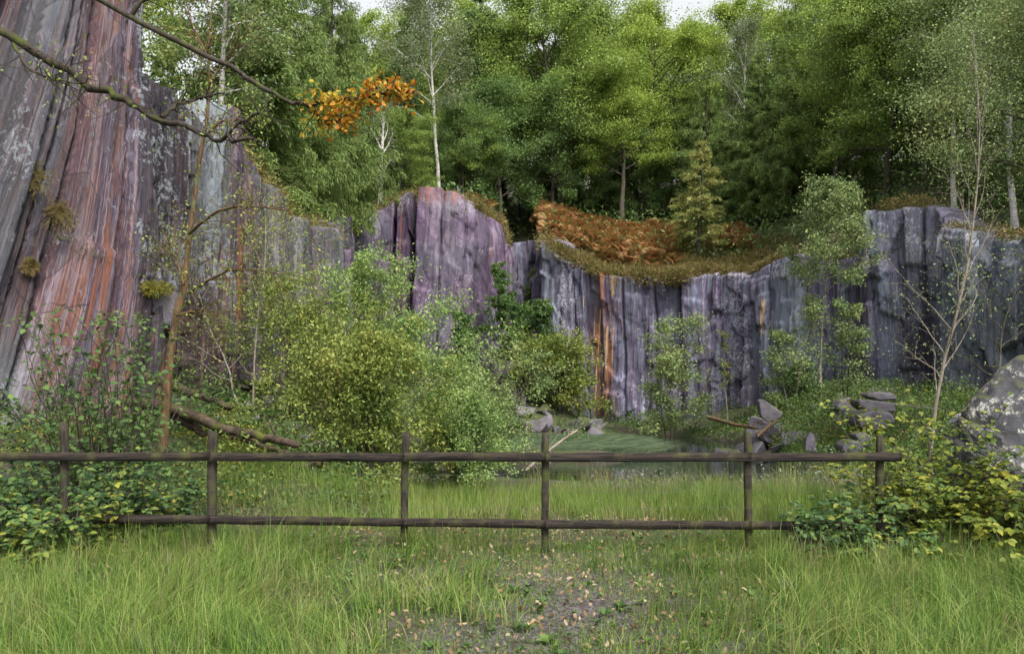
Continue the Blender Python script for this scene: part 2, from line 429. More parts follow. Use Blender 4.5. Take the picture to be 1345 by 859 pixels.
M['sedge'] = leafmat('blue_green_sedge', [(.03, .06, .035), (.08, .13, .07), (.14, .19, .10), (.24, .27, .14)], 0.3, 0.3)
M['litter'] = leafmat('leaf_litter', [(.05, .030, .016), (.12, .07, .035), (.20, .12, .06), (.26, .19, .11), (.32, .26, .17), (.30, .13, .05)], 0.1)
M['lily'] = leafmat('water_plant_leaves', [(.06, .09, .05), (.12, .16, .10), (.22, .26, .20)], 0.2)

# ------------------------------------------------------------------ the quarry's line: (px, distance, row of the lip, height of the foot)
LIP = [(-420, 8.5, -120, .4), (-260, 10, -60, .5), (-100, 11.5, 20, .6), (0, 12.6, 0, .7), (60, 13.2, 5, .75), (100, 13.7, 10, .8), (172, 14.6, 15, .85), (240, 15.4, 35, 1.0), (298, 16.2, 58, 1.2),
       (304, 17.1, 160, 1.3), (350, 17.7, 178, 1.5), (398, 18.5, 214, 1.6), (401, 20.3, 240, 1.8), (440, 22.5, 284, 2.0), (456, 25.5, 312, 2.1), (498, 30, 318, 2.0),
       (505, 33, 314, 2.0), (519, 38.5, 303, 2.0), (545, 44, 298, 2.2), (556, 44.0, 290, 2.2), (580, 43.5, 283, 2.2), (618, 43, 284, 2.3), (640, 43.5, 294, 2.4), (660, 45, 310, 2.5), (668, 47.5, 328, 2.6),
       (673, 54, 335, 3), (700, 54, 330, 3), (706, 46.5, 332, 1.0), (722, 45.5, 346, .6), (745, 44.7, 354, .3), (765, 44.2, 364, .2), (800, 43, 368, .1), (840, 42, 366, .1), (880, 40.5, 362, .1), (908, 39.3, 361, .1),
       (925, 38.4, 352, .2), (945, 37.3, 347, .4), (965, 36.2, 345, .5), (1003, 34.6, 348, .7), (1010, 33.8, 340, .8), (1018, 32.6, 304, .9), (1030, 32.2, 296, .9), (1070, 31.2, 292, 1.0), (1094, 30.5, 298, 1.1), (1102, 29.6, 322, 1.1),
       (1172, 26.5, 326, 1.1), (1260, 23, 318, 1.1), (1350, 19.5, 300, 1.0), (1480, 16, 270, .8), (1700, 12, 240, .5)]
LIP = np.array(LIP, float)
LX = (LIP[:, 0] - CX) / F * LIP[:, 1]; LY = LIP[:, 1]; LT = EYE + (HY - LIP[:, 2]) / F * LIP[:, 1]; LB = LIP[:, 3]
CEN = np.array([1.0, 12.0])

def ground_z(x, y):
    x = np.asarray(x, float); y = np.asarray(y, float)
    z = 0.10 * (fbm(x * .5, y * .5, seed=3) - .5) + .05 * (fbm(x * 2.2, y * 2.2, seed=5) - .5) * sst(1, 4, y)
    z = z - 0.15 * sst(9, 15, y)
    z = z + 1.0 * sst(2.6, 5.2, -x) * sst(9.4, 12, y) + 1.3 * sst(2.0, 8.0, -x) * sst(13, 22, y)
    z = z + .42 * np.exp(-((x + 2.9) / .9) ** 2 - ((y - 11.2) / .9) ** 2)
    z = z + 2.6 * sst(30, 44, y) * (1 - sst(0.5, 4.5, x))
    z = z + 1.3 * sst(7, 13, x) * sst(12, 26, y)
    z = z + .25 * (fbm(x * .9, y * .9, seed=8) - .5) * sst(16, 24, y)
    e1 = ((x - 2.8) / 5.0) ** 2 + ((y - 19.3) / 3.5) ** 2
    e2 = ((x - 5.4) / 2.9) ** 2 + ((y - 28) / 8.0) ** 2
    p = np.maximum(1 - sst(.65, 1.15, e1), 1 - sst(.65, 1.15, e2))
    z = z * (1 - p) + p * (-0.85)
    return z

def build_ground():
    xs = np.concatenate([-np.geomspace(420, 18, 22), np.arange(-17.7, 20, .22), np.geomspace(20.3, 420, 22)])
    ys = np.concatenate([-np.geomspace(420, 2, 18), np.arange(-1.7, 12, .14), np.arange(12, 56, .3), np.geomspace(56.5, 600, 20)])
    X, Y = np.meshgrid(xs, ys)
    Z = ground_z(X, Y)
    nx, ny = len(xs), len(ys)
    V = np.stack([X, Y, Z], -1).reshape(-1, 3)
    i = np.arange(ny - 1)[:, None] * nx + np.arange(nx - 1)[None, :]
    Fc = np.stack([i, i + 1, i + nx + 1, i + nx], -1).reshape(-1, 4)
    m, n, b, l = mat_new('earth_moss_gravel')
    tc = n.nodes.new('ShaderNodeTexCoord')
    n1 = tex_noise(n, l, tc.outputs['Object'], 0.9, 7, 0.7)
    r1 = ramp(n, [(0.36, (.045, .07, .015)), (0.46, (.055, .075, .02)), (0.54, (.06, .048, .03)), (0.64, (.09, .075, .065))])
    l(n1.outputs[0], r1.inputs[0])
    n2 = tex_noise(n, l, tc.outputs['Object'], 30, 6, 0.8)
    r2 = ramp(n, [(0.35, (.35, .35, .35)), (0.7, (1.5, 1.5, 1.5))])
    l(n2.outputs[0], r2.inputs[0])
    col = mixc(n, l, 1.0, r1.outputs[0], r2.outputs[0], 'MULTIPLY')
    # a worn strip of slate chips runs out from the middle of the fence
    sx = n.nodes.new('ShaderNodeSeparateXYZ'); l(tc.outputs['Object'], sx.inputs[0])
    nw = tex_noise(n, l, tc.outputs['Object'], 1.3, 5, 0.7)
    a1 = n.nodes.new('ShaderNodeMath'); a1.operation = 'SUBTRACT'; l(sx.outputs[0], a1.inputs[0]); a1.inputs[1].default_value = .45
    fy = n.nodes.new('ShaderNodeMath'); fy.operation = 'GREATER_THAN'; l(sx.outputs[1], fy.inputs[0]); fy.inputs[1].default_value = 8.2
    a2 = n.nodes.new('ShaderNodeMath'); a2.operation = 'ABSOLUTE'; l(a1.outputs[0], a2.inputs[0])
    a3 = n.nodes.new('ShaderNodeMath'); a3.operation = 'MULTIPLY_ADD'; l(nw.outputs[0], a3.inputs[0]); a3.inputs[1].default_value = -6.5; l(a2.outputs[0], a3.inputs[2])
    rm = ramp(n, [(0.0, (1, 1, 1)), (0.25, (0, 0, 0))]); a4 = n.nodes.new('ShaderNodeMath'); a4.operation = 'ADD'; l(a3.outputs[0], a4.inputs[0]); a4.inputs[1].default_value = 2.5
    a5 = n.nodes.new('ShaderNodeMath'); a5.operation = 'MULTIPLY_ADD'; l(fy.outputs[0], a5.inputs[0]); a5.inputs[1].default_value = 9; l(a4.outputs[0], a5.inputs[2]); l(a5.outputs[0], rm.inputs[0])
    vo = n.nodes.new('ShaderNodeTexVoronoi'); vo.inputs['Scale'].default_value = 38; l(tc.outputs['Object'], vo.inputs['Vector'])
    rv = ramp(n, [(0.0, (.03, .025, .028)), (0.5, (.075, .062, .062)), (1.0, (.17, .15, .15))]); l(vo.outputs['Color'], rv.inputs[0])
    col = mixc(n, l, rm.outputs[0], col, rv.outputs[0])
    l(col, b.inputs['Base Color'])
    b.inputs['Roughness'].default_value = 0.95
    bp = n.nodes.new('ShaderNodeBump'); bp.inputs['Strength'].default_value = 0.7; bp.inputs['Distance'].default_value = 0.04
    l(n2.outputs[0], bp.inputs['Height']); l(bp.outputs[0], b.inputs['Normal'])
    tag(link('ground', make_mesh('ground', V, Fc, True, m)), kind='structure')

build_ground()

def build_pond():
    th = np.linspace(0, 2 * PI, 96, endpoint=False)
    xs = 4.0 + 7.0 * np.cos(th); ys = 25 + 13.5 * np.sin(th)
    V = np.stack([xs, ys, np.full_like(xs, -.36)], -1)
    m, n, b, l = mat_new('dark_pond_water')
    b.inputs['Base Color'].default_value = (.012, .016, .012, 1)
    b.inputs['Roughness'].default_value = 0.06
    b.inputs['IOR'].default_value = 1.33
    b.inputs['Specular IOR Level'].default_value = 0.6
    tc = n.nodes.new('ShaderNodeTexCoord')
    t = tex_noise(n, l, tc.outputs['Object'], 5, 3, 0.5, (1, .5, 1))
    bp = n.nodes.new('ShaderNodeBump'); bp.inputs['Strength'].default_value = 0.08; bp.inputs['Distance'].default_value = 0.02
    l(t.outputs[0], bp.inputs['Height']); l(bp.outputs[0], b.inputs['Normal'])
    tag(link('pond', make_mesh('pond', V, np.arange(96)[None, :], False, m)), kind='structure')
build_pond()

# ------------------------------------------------------------------ cliffs
def cliff(name, i0, i1, tilt, seed, mat, joint=(.35, 1.3), amp=.28, marks=None, label=None, res=.085, batter=.05, topj=.25, jpx=None, crack=.16, ledge=.30, roundtop=.0, fine=.055, blk=(.5, 1.8, .10), seamw=(.07, .28)):
    rng = np.random.default_rng(seed)
    sl = slice(i0, i1 + 1)
    x, y, t, b0 = LX[sl], LY[sl], LT[sl], LB[sl]
    seg = np.hypot(np.diff(x), np.diff(y)); S = np.concatenate([[0], np.cumsum(seg)])
    ns = int(S[-1] / res); s = np.linspace(0, S[-1], ns)
    px_, py_ = np.interp(s, S, x), np.interp(s, S, y)
    zt, zb = np.interp(s, S, t), np.interp(s, S, b0) - 1.2
    nrm = np.stack([CEN[0] - px_, CEN[1] - py_], -1)
    nrm /= np.linalg.norm(nrm, axis=1)[:, None]
    tg = np.stack([np.gradient(px_), np.gradient(py_)], -1); tg /= np.linalg.norm(tg, axis=1)[:, None] + 1e-9
    pn = np.stack([tg[:, 1], -tg[:, 0]], -1)
    kk = 25; ker = np.ones(kk) / kk
    pn = np.stack([np.convolve(np.pad(pn[:, c], kk // 2, 'edge'), ker, 'valid') for c in (0, 1)], -1)
    nrm = nrm * .4 + pn * .6; nrm /= np.linalg.norm(nrm, axis=1)[:, None]
    nv = int((zt - zb).max() / .11)
    T = np.linspace(0, 1, nv)
    # joints
    J = np.cumsum(rng.uniform(joint[0], joint[1], 400)) - 30
    off = rng.uniform(-1, 1, 402) * amp
    tj = rng.uniform(-1, .6, 402) * topj
    if jpx:                                      # the open joints one can tell apart: (px, set-back of the slab to its right)
        js = np.interp([a for a, _, _ in jpx], LIP[sl, 0], S)
        before, after = J[J < js[0] - .25], J[J > js[-1] + .5]
        J = np.concatenate([before, js, after])[:400]; J = np.concatenate([J, J[-1] + np.arange(1, 401 - len(J))]) if len(J) < 400 else J
        for q, (_, o_, t_) in enumerate(jpx): off[len(before) + q + 1] = o_; tj[len(before) + q + 1] = t_
    J2 = np.cumsum(rng.uniform(seamw[0], seamw[1], 1600)) - 30
    off2 = rng.uniform(-1, 1, 1602) * fine
    if name == 'cliff_left': tilt = np.interp(np.interp(s, S, LIP[sl, 0]), [-500, 172, 240, 296, 303, 600], [tilt * 1.25, tilt * 1.2, tilt * .95, tilt * .5, .07, .04])
    else: tilt = np.full(ns, tilt)
    uu = s - tilt * (zt - 2)
    zt = zt + tj[np.searchsorted(J, uu)] + .10 * (vnoise(s * 3, s * 0, seed=seed) - .5)
    Z = zb[:, None] + (zt - zb)[:, None] * T[None, :]
    Sg = s[:, None] + np.zeros_like(Z)
    U = Sg - tilt[:, None] * (Z - 2) + .04 * (vnoise(Sg * .4, Z * .35, seed=seed + 5) - .5)
    k1 = np.searchsorted(J, U.ravel()).reshape(U.shape)
    D = off[k1]
    for q in range(3):                           # the slabs break off at ledges
        hb = rng.uniform(0, 9, 402)
        st = rng.uniform(-.1, ledge, 402) * (1.0 if q < 2 else .5)
        edge = hb[k1] + .25 * (U - J[np.clip(k1, 0, 399)]) * rng.choice([-1, 1], 402)[k1]
        D = D + st[k1] * (Z < edge)
    k2 = np.searchsorted(J2, U.ravel()).reshape(U.shape)
    D = D + off2[k2]
    D = D + .9 * (fbm(Sg * .16, Z * .13, seed=seed + 9, o=3) - .5)
    for q, (ka, kb, kc) in enumerate(((1, 1, 1), (.45, .5, .5), (2.1, 1.7, 1.1))):
        iu = np.floor(U / (blk[0] * ka) + .35 * vnoise(Z * .5 + q, U * .2, seed=seed + 30 + q))
        rz_ = _hash(iu, iu * 0 + q, iu * 0, seed + 31)
        iz = np.floor(Z / (blk[1] * kb) + rz_ * 7 + (rz_ - .5) * 1.1 * U / blk[0])
        hv = _hash(iu, iz, iu * 0 + q, seed + 32)
        D = D + blk[2] * kc * np.where(hv > .58, (hv - .58) * 3, 0) - blk[2] * kc * .8 * (hv < .10)
    D = D + .035 * (fbm(U * 3, Z * 1.6, seed=seed + 11, o=4) - .5)
    edgej = np.minimum(np.abs(U - J[np.clip(k1 - 1, 0, 399)]), np.abs(U - J[np.clip(k1, 0, 399)]))
    D = D - crack * (1 - sst(0, .09, edgej)) * (rng.random(402)[k1] > .35)      # open joints
    D = D + batter * (zt[:, None] - Z)
    Zd = Z + .02 * (vnoise(U * 4, Z * 4, seed=seed) - .5)
    if roundtop: D = D - roundtop * sst(0, 1, 1 - (zt[:, None] - Z) / 1.3) ** 2
    tone = np.stack([.08 + .84 * (.35 * np.random.default_rng(seed + 3).random(1602)[k2] + .65 * sst(.2, .8, vnoise(k2 * 7.31, Z * .30 + k2 * 3.7, seed=seed + 15))),
                     .55 * np.random.default_rng(seed + 4).random(402)[k1] + .45 * fbm(Sg * .5, Z * .4, seed=seed + 16, o=3), np.zeros_like(U), np.ones_like(U)], -1)
    tone = np.concatenate([tone, np.repeat(tone[:, -1:], 5, 1)], 1)
    Xg = px_[:, None] + nrm[:, 0:1] * D; Yg = py_[:, None] + nrm[:, 1:2] * D
    # rows running back from the lip
    bx, by, bz, bd = [Xg], [Yg], [Zd], [U]
    ZZ = [Z]
    for d, dz in ((.12, .05), (.4, .12), (1.0, .2), (1.9, .15), (2.8, -.5)):
        wob = .25 * (vnoise(s * 1.1, s * 0 + d, seed=seed + 20) - .5)
        bx.append((px_ + nrm[:, 0] * (D[:, -1] * max(0, 1 - d) - d))[:, None])
        by.append((py_ + nrm[:, 1] * (D[:, -1] * max(0, 1 - d) - d))[:, None])
        bz.append((zt + dz + wob * min(d, 1))[:, None]); bd.append(U[:, -1:] + 0); ZZ.append((Z[:, -1] + d)[:, None])
    Xg, Yg, Zd, U, Z = (np.concatenate(a, 1) for a in (bx, by, bz, bd, ZZ))
    nc = Xg.shape[1]
    V = np.stack([Xg, Yg, Zd], -1).reshape(-1, 3)
    i = np.arange(ns - 1)[:, None] * nc + np.arange(nc - 1)[None, :]
    Fc = np.stack([i, i + nc, i + nc + 1, i + 1], -1).reshape(-1, 4)
    me = make_mesh(name, V, Fc, False, mat)
    uvl = me.uv_layers.new(name='bed')
    li = np.empty(len(me.loops), np.int32); me.loops.foreach_get('vertex_index', li)
    uvs = np.stack([U.ravel() + off[np.clip(np.searchsorted(J, U.ravel()), 0, 401)] * 9, Z.ravel()], -1)[li]
    uvl.data.foreach_set('uv', uvs.astype(np.float32).ravel())
    ca = me.color_attributes.new('marks', 'FLOAT_COLOR', 'POINT')
    col = np.zeros((len(V), 4), np.float32); col[:, 3] = 1
    P = CX + F * V[:, 0] / V[:, 1]; Q = HY - F * (V[:, 2] - EYE) / V[:, 1]
    tone = tone.reshape(-1, 4).astype(np.float32)
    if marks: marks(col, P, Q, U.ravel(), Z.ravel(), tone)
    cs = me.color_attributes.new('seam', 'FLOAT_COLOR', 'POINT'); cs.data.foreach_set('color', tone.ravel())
    ca.data.foreach_set('color', col.ravel())
    CLIFF[name] = BVHTree.FromPolygons([tuple(v) for v in V[:, :].tolist()], [tuple(f) for f in Fc.tolist()])
    o = tag(link(name, me), kind='structure')
    if label: o['label'] = label
    return o

CLIFF = {}
def on_face(px, py, out=0.0, name='cliff_left'):
    """the point of the rock face that lies in this direction, a little out from it"""
    d = Vector(((px - CX) / F, 1, (HY - py) / F)).normalized()
    h = CLIFF[name].ray_cast(Vector((0, 0, EYE)), d)
    if h[0] is None: return at(px, py, 15)
    return np.array(h[0] - d * out)

def band(x, c, w_): return np.exp(-((x - c) / w_) ** 2)

def marks_left(col, P, Q, U, Z, tone):
    n1 = vnoise(U * 1.3, Z * .15, seed=41)
    A = P + .12 * (Q - 300)                       # follows the lean of the bed
    col[:, 0] = .11 * sst(235, 275, A) * (1 - sst(296, 304, P)) + .10 * (n1 - .60)
    face2 = sst(304, 310, P)
    col[:, 1] = (.34 + .28 * sst(354, 358, P)) * face2 * (1 - sst(395, 402, P)) * (1 - sst(330, 420, Q)) + .35 * band(P, 195, 40) * band(Q, 235, 45) - .3 * sst(215, 290, P) * (1 - sst(300, 306, P))
    col[:, 0] += .08 * band(P, 350, 12) * band(Q, 380, 40) - .12 * sst(400, 440, P)
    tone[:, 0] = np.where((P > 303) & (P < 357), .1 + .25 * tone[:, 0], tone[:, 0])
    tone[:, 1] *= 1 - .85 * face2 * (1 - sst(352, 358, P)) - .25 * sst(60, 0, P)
    col[:, 0] += .16 * band(P, 410, 8) * sst(300, 320, Q) * (1 - sst(400, 420, Q))
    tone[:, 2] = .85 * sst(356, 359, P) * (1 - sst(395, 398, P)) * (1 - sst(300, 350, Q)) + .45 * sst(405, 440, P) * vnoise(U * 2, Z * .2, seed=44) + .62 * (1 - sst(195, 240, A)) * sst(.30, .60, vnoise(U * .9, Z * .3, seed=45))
    np.clip(col, 0, 1, out=col); np.clip(tone, 0, 1, out=tone)

def marks_mid(col, P, Q, U, Z, tone):
    col[:, 0] = np.clip(.17 * sst(572, 580, P) * (1 - sst(286, 312, Q + .15 * np.abs(P - 600))) + .12 * band(P, 563, 6), 0, 1)
    col[:, 1] = .35 * (1 - sst(296, 316, Q)) + .2 * band(P, 630, 14)
    tone[:, 2] = .25 * sst(.4, .8, vnoise(U * .8, Z * .6, seed=46))

def marks_right(col, P, Q, U, Z, tone):
    c = np.zeros_like(P)
    for (a, q0, q1, ww, s_) in ((740, 356, 410, .9, .7), (757, 395, 500, 1.1, .8), (768, 362, 400, 3.6, .72), (765, 412, 505, 1.6, .8), (771, 395, 470, .8, .85), (752, 380, 490, .7, .7), (915, 385, 440, 3, .62)):
        c = np.maximum(c, s_ * band(P + .06 * (Q - 430), a, ww) * sst(q0 - 6, q0 + 2, Q) * (1 - sst(q1 - 25, q1 + 2, Q)))
    col[:, 2] = c
    col[:, 0] = np.clip(.15 * band(P, 762, 16), 0, 1)
    col[:, 1] = .4 * band(P, 725, 14) + .4 * sst(860, 880, P) * (1 - sst(900, 915, P)) + .35 * (1 - sst(360, 372, Q)) * sst(840, 860, P)
    n1 = vnoise(U * .7, Z * .35, seed=47)
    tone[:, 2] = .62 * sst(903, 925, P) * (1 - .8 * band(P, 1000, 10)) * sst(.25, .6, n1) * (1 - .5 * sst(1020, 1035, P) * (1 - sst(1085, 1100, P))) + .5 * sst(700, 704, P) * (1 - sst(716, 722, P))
    tone[:, 1] *= 1 - .35 * band(P, 752, 16) * sst(380, 400, Q)
    np.clip(tone, 0, 1, out=tone)

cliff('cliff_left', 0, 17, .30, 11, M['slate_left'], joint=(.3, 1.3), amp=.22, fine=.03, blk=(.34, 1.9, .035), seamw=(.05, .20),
      jpx=[(303, -.85, .1), (318, -.70, .0), (338, -.8, -.1), (355, -1.3, -.5), (358, -.12, .1), (376, -.05, .2), (396, -.9, -.6), (400, .1, -.1), (412, -.15, -.3), (421, -.55, -.4), (425, .2, .0), (441, -.1, -.3), (453, .25, .1), (463, -.4, -.3), (468, .25, -.1), (484, -.1, 0), (492, .3, -.2)], marks=marks_left, res=.045, ledge=.16, crack=.25, label='tall red and orange streaked slate face leaning over the left bank')
cliff('cliff_middle', 15, 25, .03, 12, M['slate_mid'], joint=(.8, 2.2), amp=.5, fine=.03, blk=(1.5, 2.6, .11), seamw=(.25, 1.1), marks=marks_mid, res=.08, crack=.4, roundtop=.3, ledge=.5, topj=.12,
      jpx=[(518, .3, -.5), (534, .5, -.1), (553, -1.6, -.9), (557, .4, .1), (571, -2.2, -1.2), (576.5, .5, .25), (600, .35, .1), (622, .2, .0), (632, -.1, -.2), (646, .25, -.3), (658, 0, -.4), (668, -.6, -.3)],
      label='lilac slate crag with split columns between the larches and the dark gully')
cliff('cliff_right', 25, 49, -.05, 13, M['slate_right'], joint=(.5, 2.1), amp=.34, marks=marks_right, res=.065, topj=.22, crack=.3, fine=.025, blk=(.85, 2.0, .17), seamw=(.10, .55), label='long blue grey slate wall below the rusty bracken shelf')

# ------------------------------------------------------------------ hillside above the quarry
def build_hill():
    seg = np.hypot(np.diff(LX), np.diff(LY)); S = np.concatenate([[0], np.cumsum(seg)])
    s = np.linspace(0, S[-1], 420)
    x, y, t = np.interp(s, S, LX), np.interp(s, S, LY), np.interp(s, S, LT)
    k = 13; t = np.convolve(np.pad(t, k // 2, 'edge'), np.ones(k) / k, 'valid')
    # direction away from the quarry, smoothed
    d = np.stack([x - CEN[0], y - CEN[1]], -1); d /= np.linalg.norm(d, axis=1)[:, None]
    dd = np.concatenate([[1.3, 1.8, 2.6, 3.6, 5], np.arange(6.5, 60, 1.6), np.geomspace(62, 420, 14)])
    D, _ = np.meshgrid(dd, s)
    X = x[:, None] + d[:, 0:1] * D; Y = y[:, None] + d[:, 1:2] * D
    left = 1 - sst(-6, 2, X)
    slope = .50 * (1 - left) + .16 * left
    Dc = np.minimum(D, 34) + .15 * np.clip(D - 34, 0, 60)
    Z = t[:, None] - .12 + (.46 * (1 - left) + .16 * left) * np.clip(np.minimum(Dc, 10) - 1.6, 0, None) * sst(0, 5, Dc) + (.37 * (1 - left) + .14 * left) * np.clip(Dc - 10, 0, None) + .9 * (fbm(X * .22, Y * .22, seed=31) - .5) * sst(1.5, 6, D) - .8 * (1 - sst(1.2, 2.0, D))
    nc = len(dd)
    V = np.stack([X, Y, Z], -1).reshape(-1, 3)
    i = np.arange(len(s) - 1)[:, None] * nc + np.arange(nc - 1)[None, :]
    Fc = np.stack([i, i + nc, i + nc + 1, i + 1], -1).reshape(-1, 4)
    m, n, b, l = mat_new('woodland_floor')
    tc = n.nodes.new('ShaderNodeTexCoord')
    n1 = tex_noise(n, l, tc.outputs['Object'], 1.5, 7, 0.75)
    r1 = ramp(n, [(0.35, (.02, .03, .01)), (0.5, (.045, .055, .018)), (0.62, (.07, .05, .028))])
    l(n1.outputs[0], r1.inputs[0]); l(r1.outputs[0], b.inputs['Base Color']); b.inputs['Roughness'].default_value = 1
    tag(link('hillside', make_mesh('hillside', V, Fc, True, m)), kind='structure')
    return BVHTree.FromPolygons([tuple(v) for v in V.tolist()], [tuple(f) for f in Fc.tolist()])
HILL = build_hill()

def zat(x, y):
    h = HILL.ray_cast(Vector((x, y, 200)), Vector((0, 0, -1)))
    if h[0] is not None: return h[0].z
    return float(ground_z(x, y))

# a far fell showing between the crowns
def build_fell():
    xs = np.linspace(-260, 300, 120); ys = np.linspace(190, 420, 40)
    X, Y = np.meshgrid(xs, ys)
    Z = 8 + 92 * np.exp(-((X - 50) / 120) ** 2) * sst(180, 330, Y) + 16 * (fbm(X * .03, Y * .03, seed=77, o=5) - .5)
    nx = len(xs)
    i = np.arange(len(ys) - 1)[:, None] * nx + np.arange(nx - 1)[None, :]
    Fc = np.stack([i, i + 1, i + nx + 1, i + nx], -1).reshape(-1, 4)
    m, n, b, l = mat_new('fell_rock_and_grass')
    tc = n.nodes.new('ShaderNodeTexCoord')
    n1 = tex_noise(n, l, tc.outputs['Object'], .05, 8, 0.7)
    r1 = ramp(n, [(0.4, (.09, .12, .06)), (0.5, (.13, .12, .10)), (0.6, (.16, .14, .18))])
    l(n1.outputs[0], r1.inputs[0]); l(r1.outputs[0], b.inputs['Base Color']); b.inputs['Roughness'].default_value = 1
    tag(link('hill', make_mesh('hill', np.stack([X, Y, Z], -1).reshape(-1, 3), Fc, True, m)), kind='structure')
build_fell()

# ------------------------------------------------------------------ trees and bushes
def curve(p0, d, L, n, rng, wob=.12, lift=0.0):
    """wandering path from p0 along d"""
    pts = [np.array(p0, float)]; d = np.array(d, float); d /= np.linalg.norm(d)
    for i in range(n - 1):
        d = d + rng.normal(size=3) * wob + np.array([0, 0, lift])
        d /= np.linalg.norm(d)
        pts.append(pts[-1] + d * L / (n - 1))
    return np.array(pts)

def at_t(path, t):
    f = t * (len(path) - 1); i = min(int(f), len(path) - 2)
    return path[i] + (path[i + 1] - path[i]) * (f - i), path[min(i + 1, len(path) - 1)] - path[i]

def broadleaf(seed, H, Rr, cb=.3, nl=16, ns=5, nleaf=18000, ls=.15, bark='bark', leaf='oak', r0=None, flat=.45, rise=.35, wob=.10, lean=(0, 0), tmpl=LEAF4, droop=0.0, clump=.16, stems=1, lw=1.0, irr=1.0):
    rng = np.random.default_rng(seed)
    B = Buf(); cl = []
    r0 = r0 or H * .016
    for st in range(stems):
        hh = H * (1 if st == 0 else rng.uniform(.6, .95))
        sx = (rng.normal(size=2) * .25 * H / 6) if stems > 1 else np.zeros(2)
        d0 = np.array([lean[0] + sx[0], lean[1] + sx[1], 1.0])
        path = curve((sx[0] * .15, sx[1] * .15, -.25), d0, hh * .95, 11, rng, wob * .5, .02)
        tt = np.linspace(0, 1, 11)
        B.tube(path, r0 / math.sqrt(stems) * (1 - tt * .88) * (1 + .35 * np.exp(-tt * 14)), 8)
        for i in range(max(3, nl // stems)):
            t = cb + (.98 - cb) * (i + rng.random()) / max(3, nl // stems)
            p, _ = at_t(path, min(t, .99))
            az = i * 2.4 + rng.random() * 1.2 + st
            q = (t - cb) / (1 - cb)
            L = Rr * (.55 + .9 * math.sin(PI * min(1, q * .8 + .22))) * (rng.uniform(.6, 1.05) if stems < 4 else rng.uniform(.35, 1.35)) * .75
            el = rise + .7 * q
            dv = (math.cos(az) * math.cos(el), math.sin(az) * math.cos(el), math.sin(el))
            br = curve(p, dv, L, 7, rng, wob, .02 - droop)
            rb = r0 / math.sqrt(stems) * .38 * (1 - .6 * q)
            B.tube(br, rb * (1 - np.linspace(0, 1, 7) * .8), 5)
            for j in range(ns):
                tj = .3 + .7 * (j + rng.random()) / ns
                p2, tg2 = at_t(br, min(tj, .99))
                tg2 = tg2 / (np.linalg.norm(tg2) + 1e-9)
                dv2 = tg2 + rng.normal(size=3) * .75; dv2[2] = dv2[2] * .5 + .15 - droop * 3
                L2 = L * rng.uniform(.25, .5)
                tw = curve(p2, dv2, L2, 4, rng, wob * 1.3, -.02 - droop)
                B.tube(tw, rb * .32 * (1 - np.linspace(0, 1, 4) * .7), 3)
                cl.append((tw[-1], L2)); cl.append((tw[2], L2 * .8))
                if rng.random() < .5: cl.append(((tw[1] + br[-1]) / 2, L2 * .6))
    cp = np.array([c[0] for c in cl]); cr = np.array([c[1] for c in cl])
    cw = rng.uniform(.3, 1.6, len(cl)) ** (irr if stems < 4 else 2.2); k = rng.choice(len(cl), nleaf, p=cw / cw.sum())
    sg = (clump * Rr * (.5 + cr[k] / cr.mean() * .5))[:, None]
    dp = rng.normal(size=(nleaf, 3)) * sg * np.array([1, 1, flat]) * .75
    pos = cp[k] + dp
    if droop: pos[:, 2] -= np.abs(rng.normal(size=nleaf)) * droop * Rr * 1.4
    ax = rnd_dirs(rng, nleaf, -.35 - droop * 6)
    nr = rnd_dirs(rng, nleaf, 1.1)
    sz = ls * rng.uniform(.6, 1.3, nleaf)
    V, Fc = leaves(pos, ax, nr, sz, sz * lw, tmpl)
    return B.mesh('trunk', M[bark]), make_mesh('crown', V, Fc, False, M[leaf])

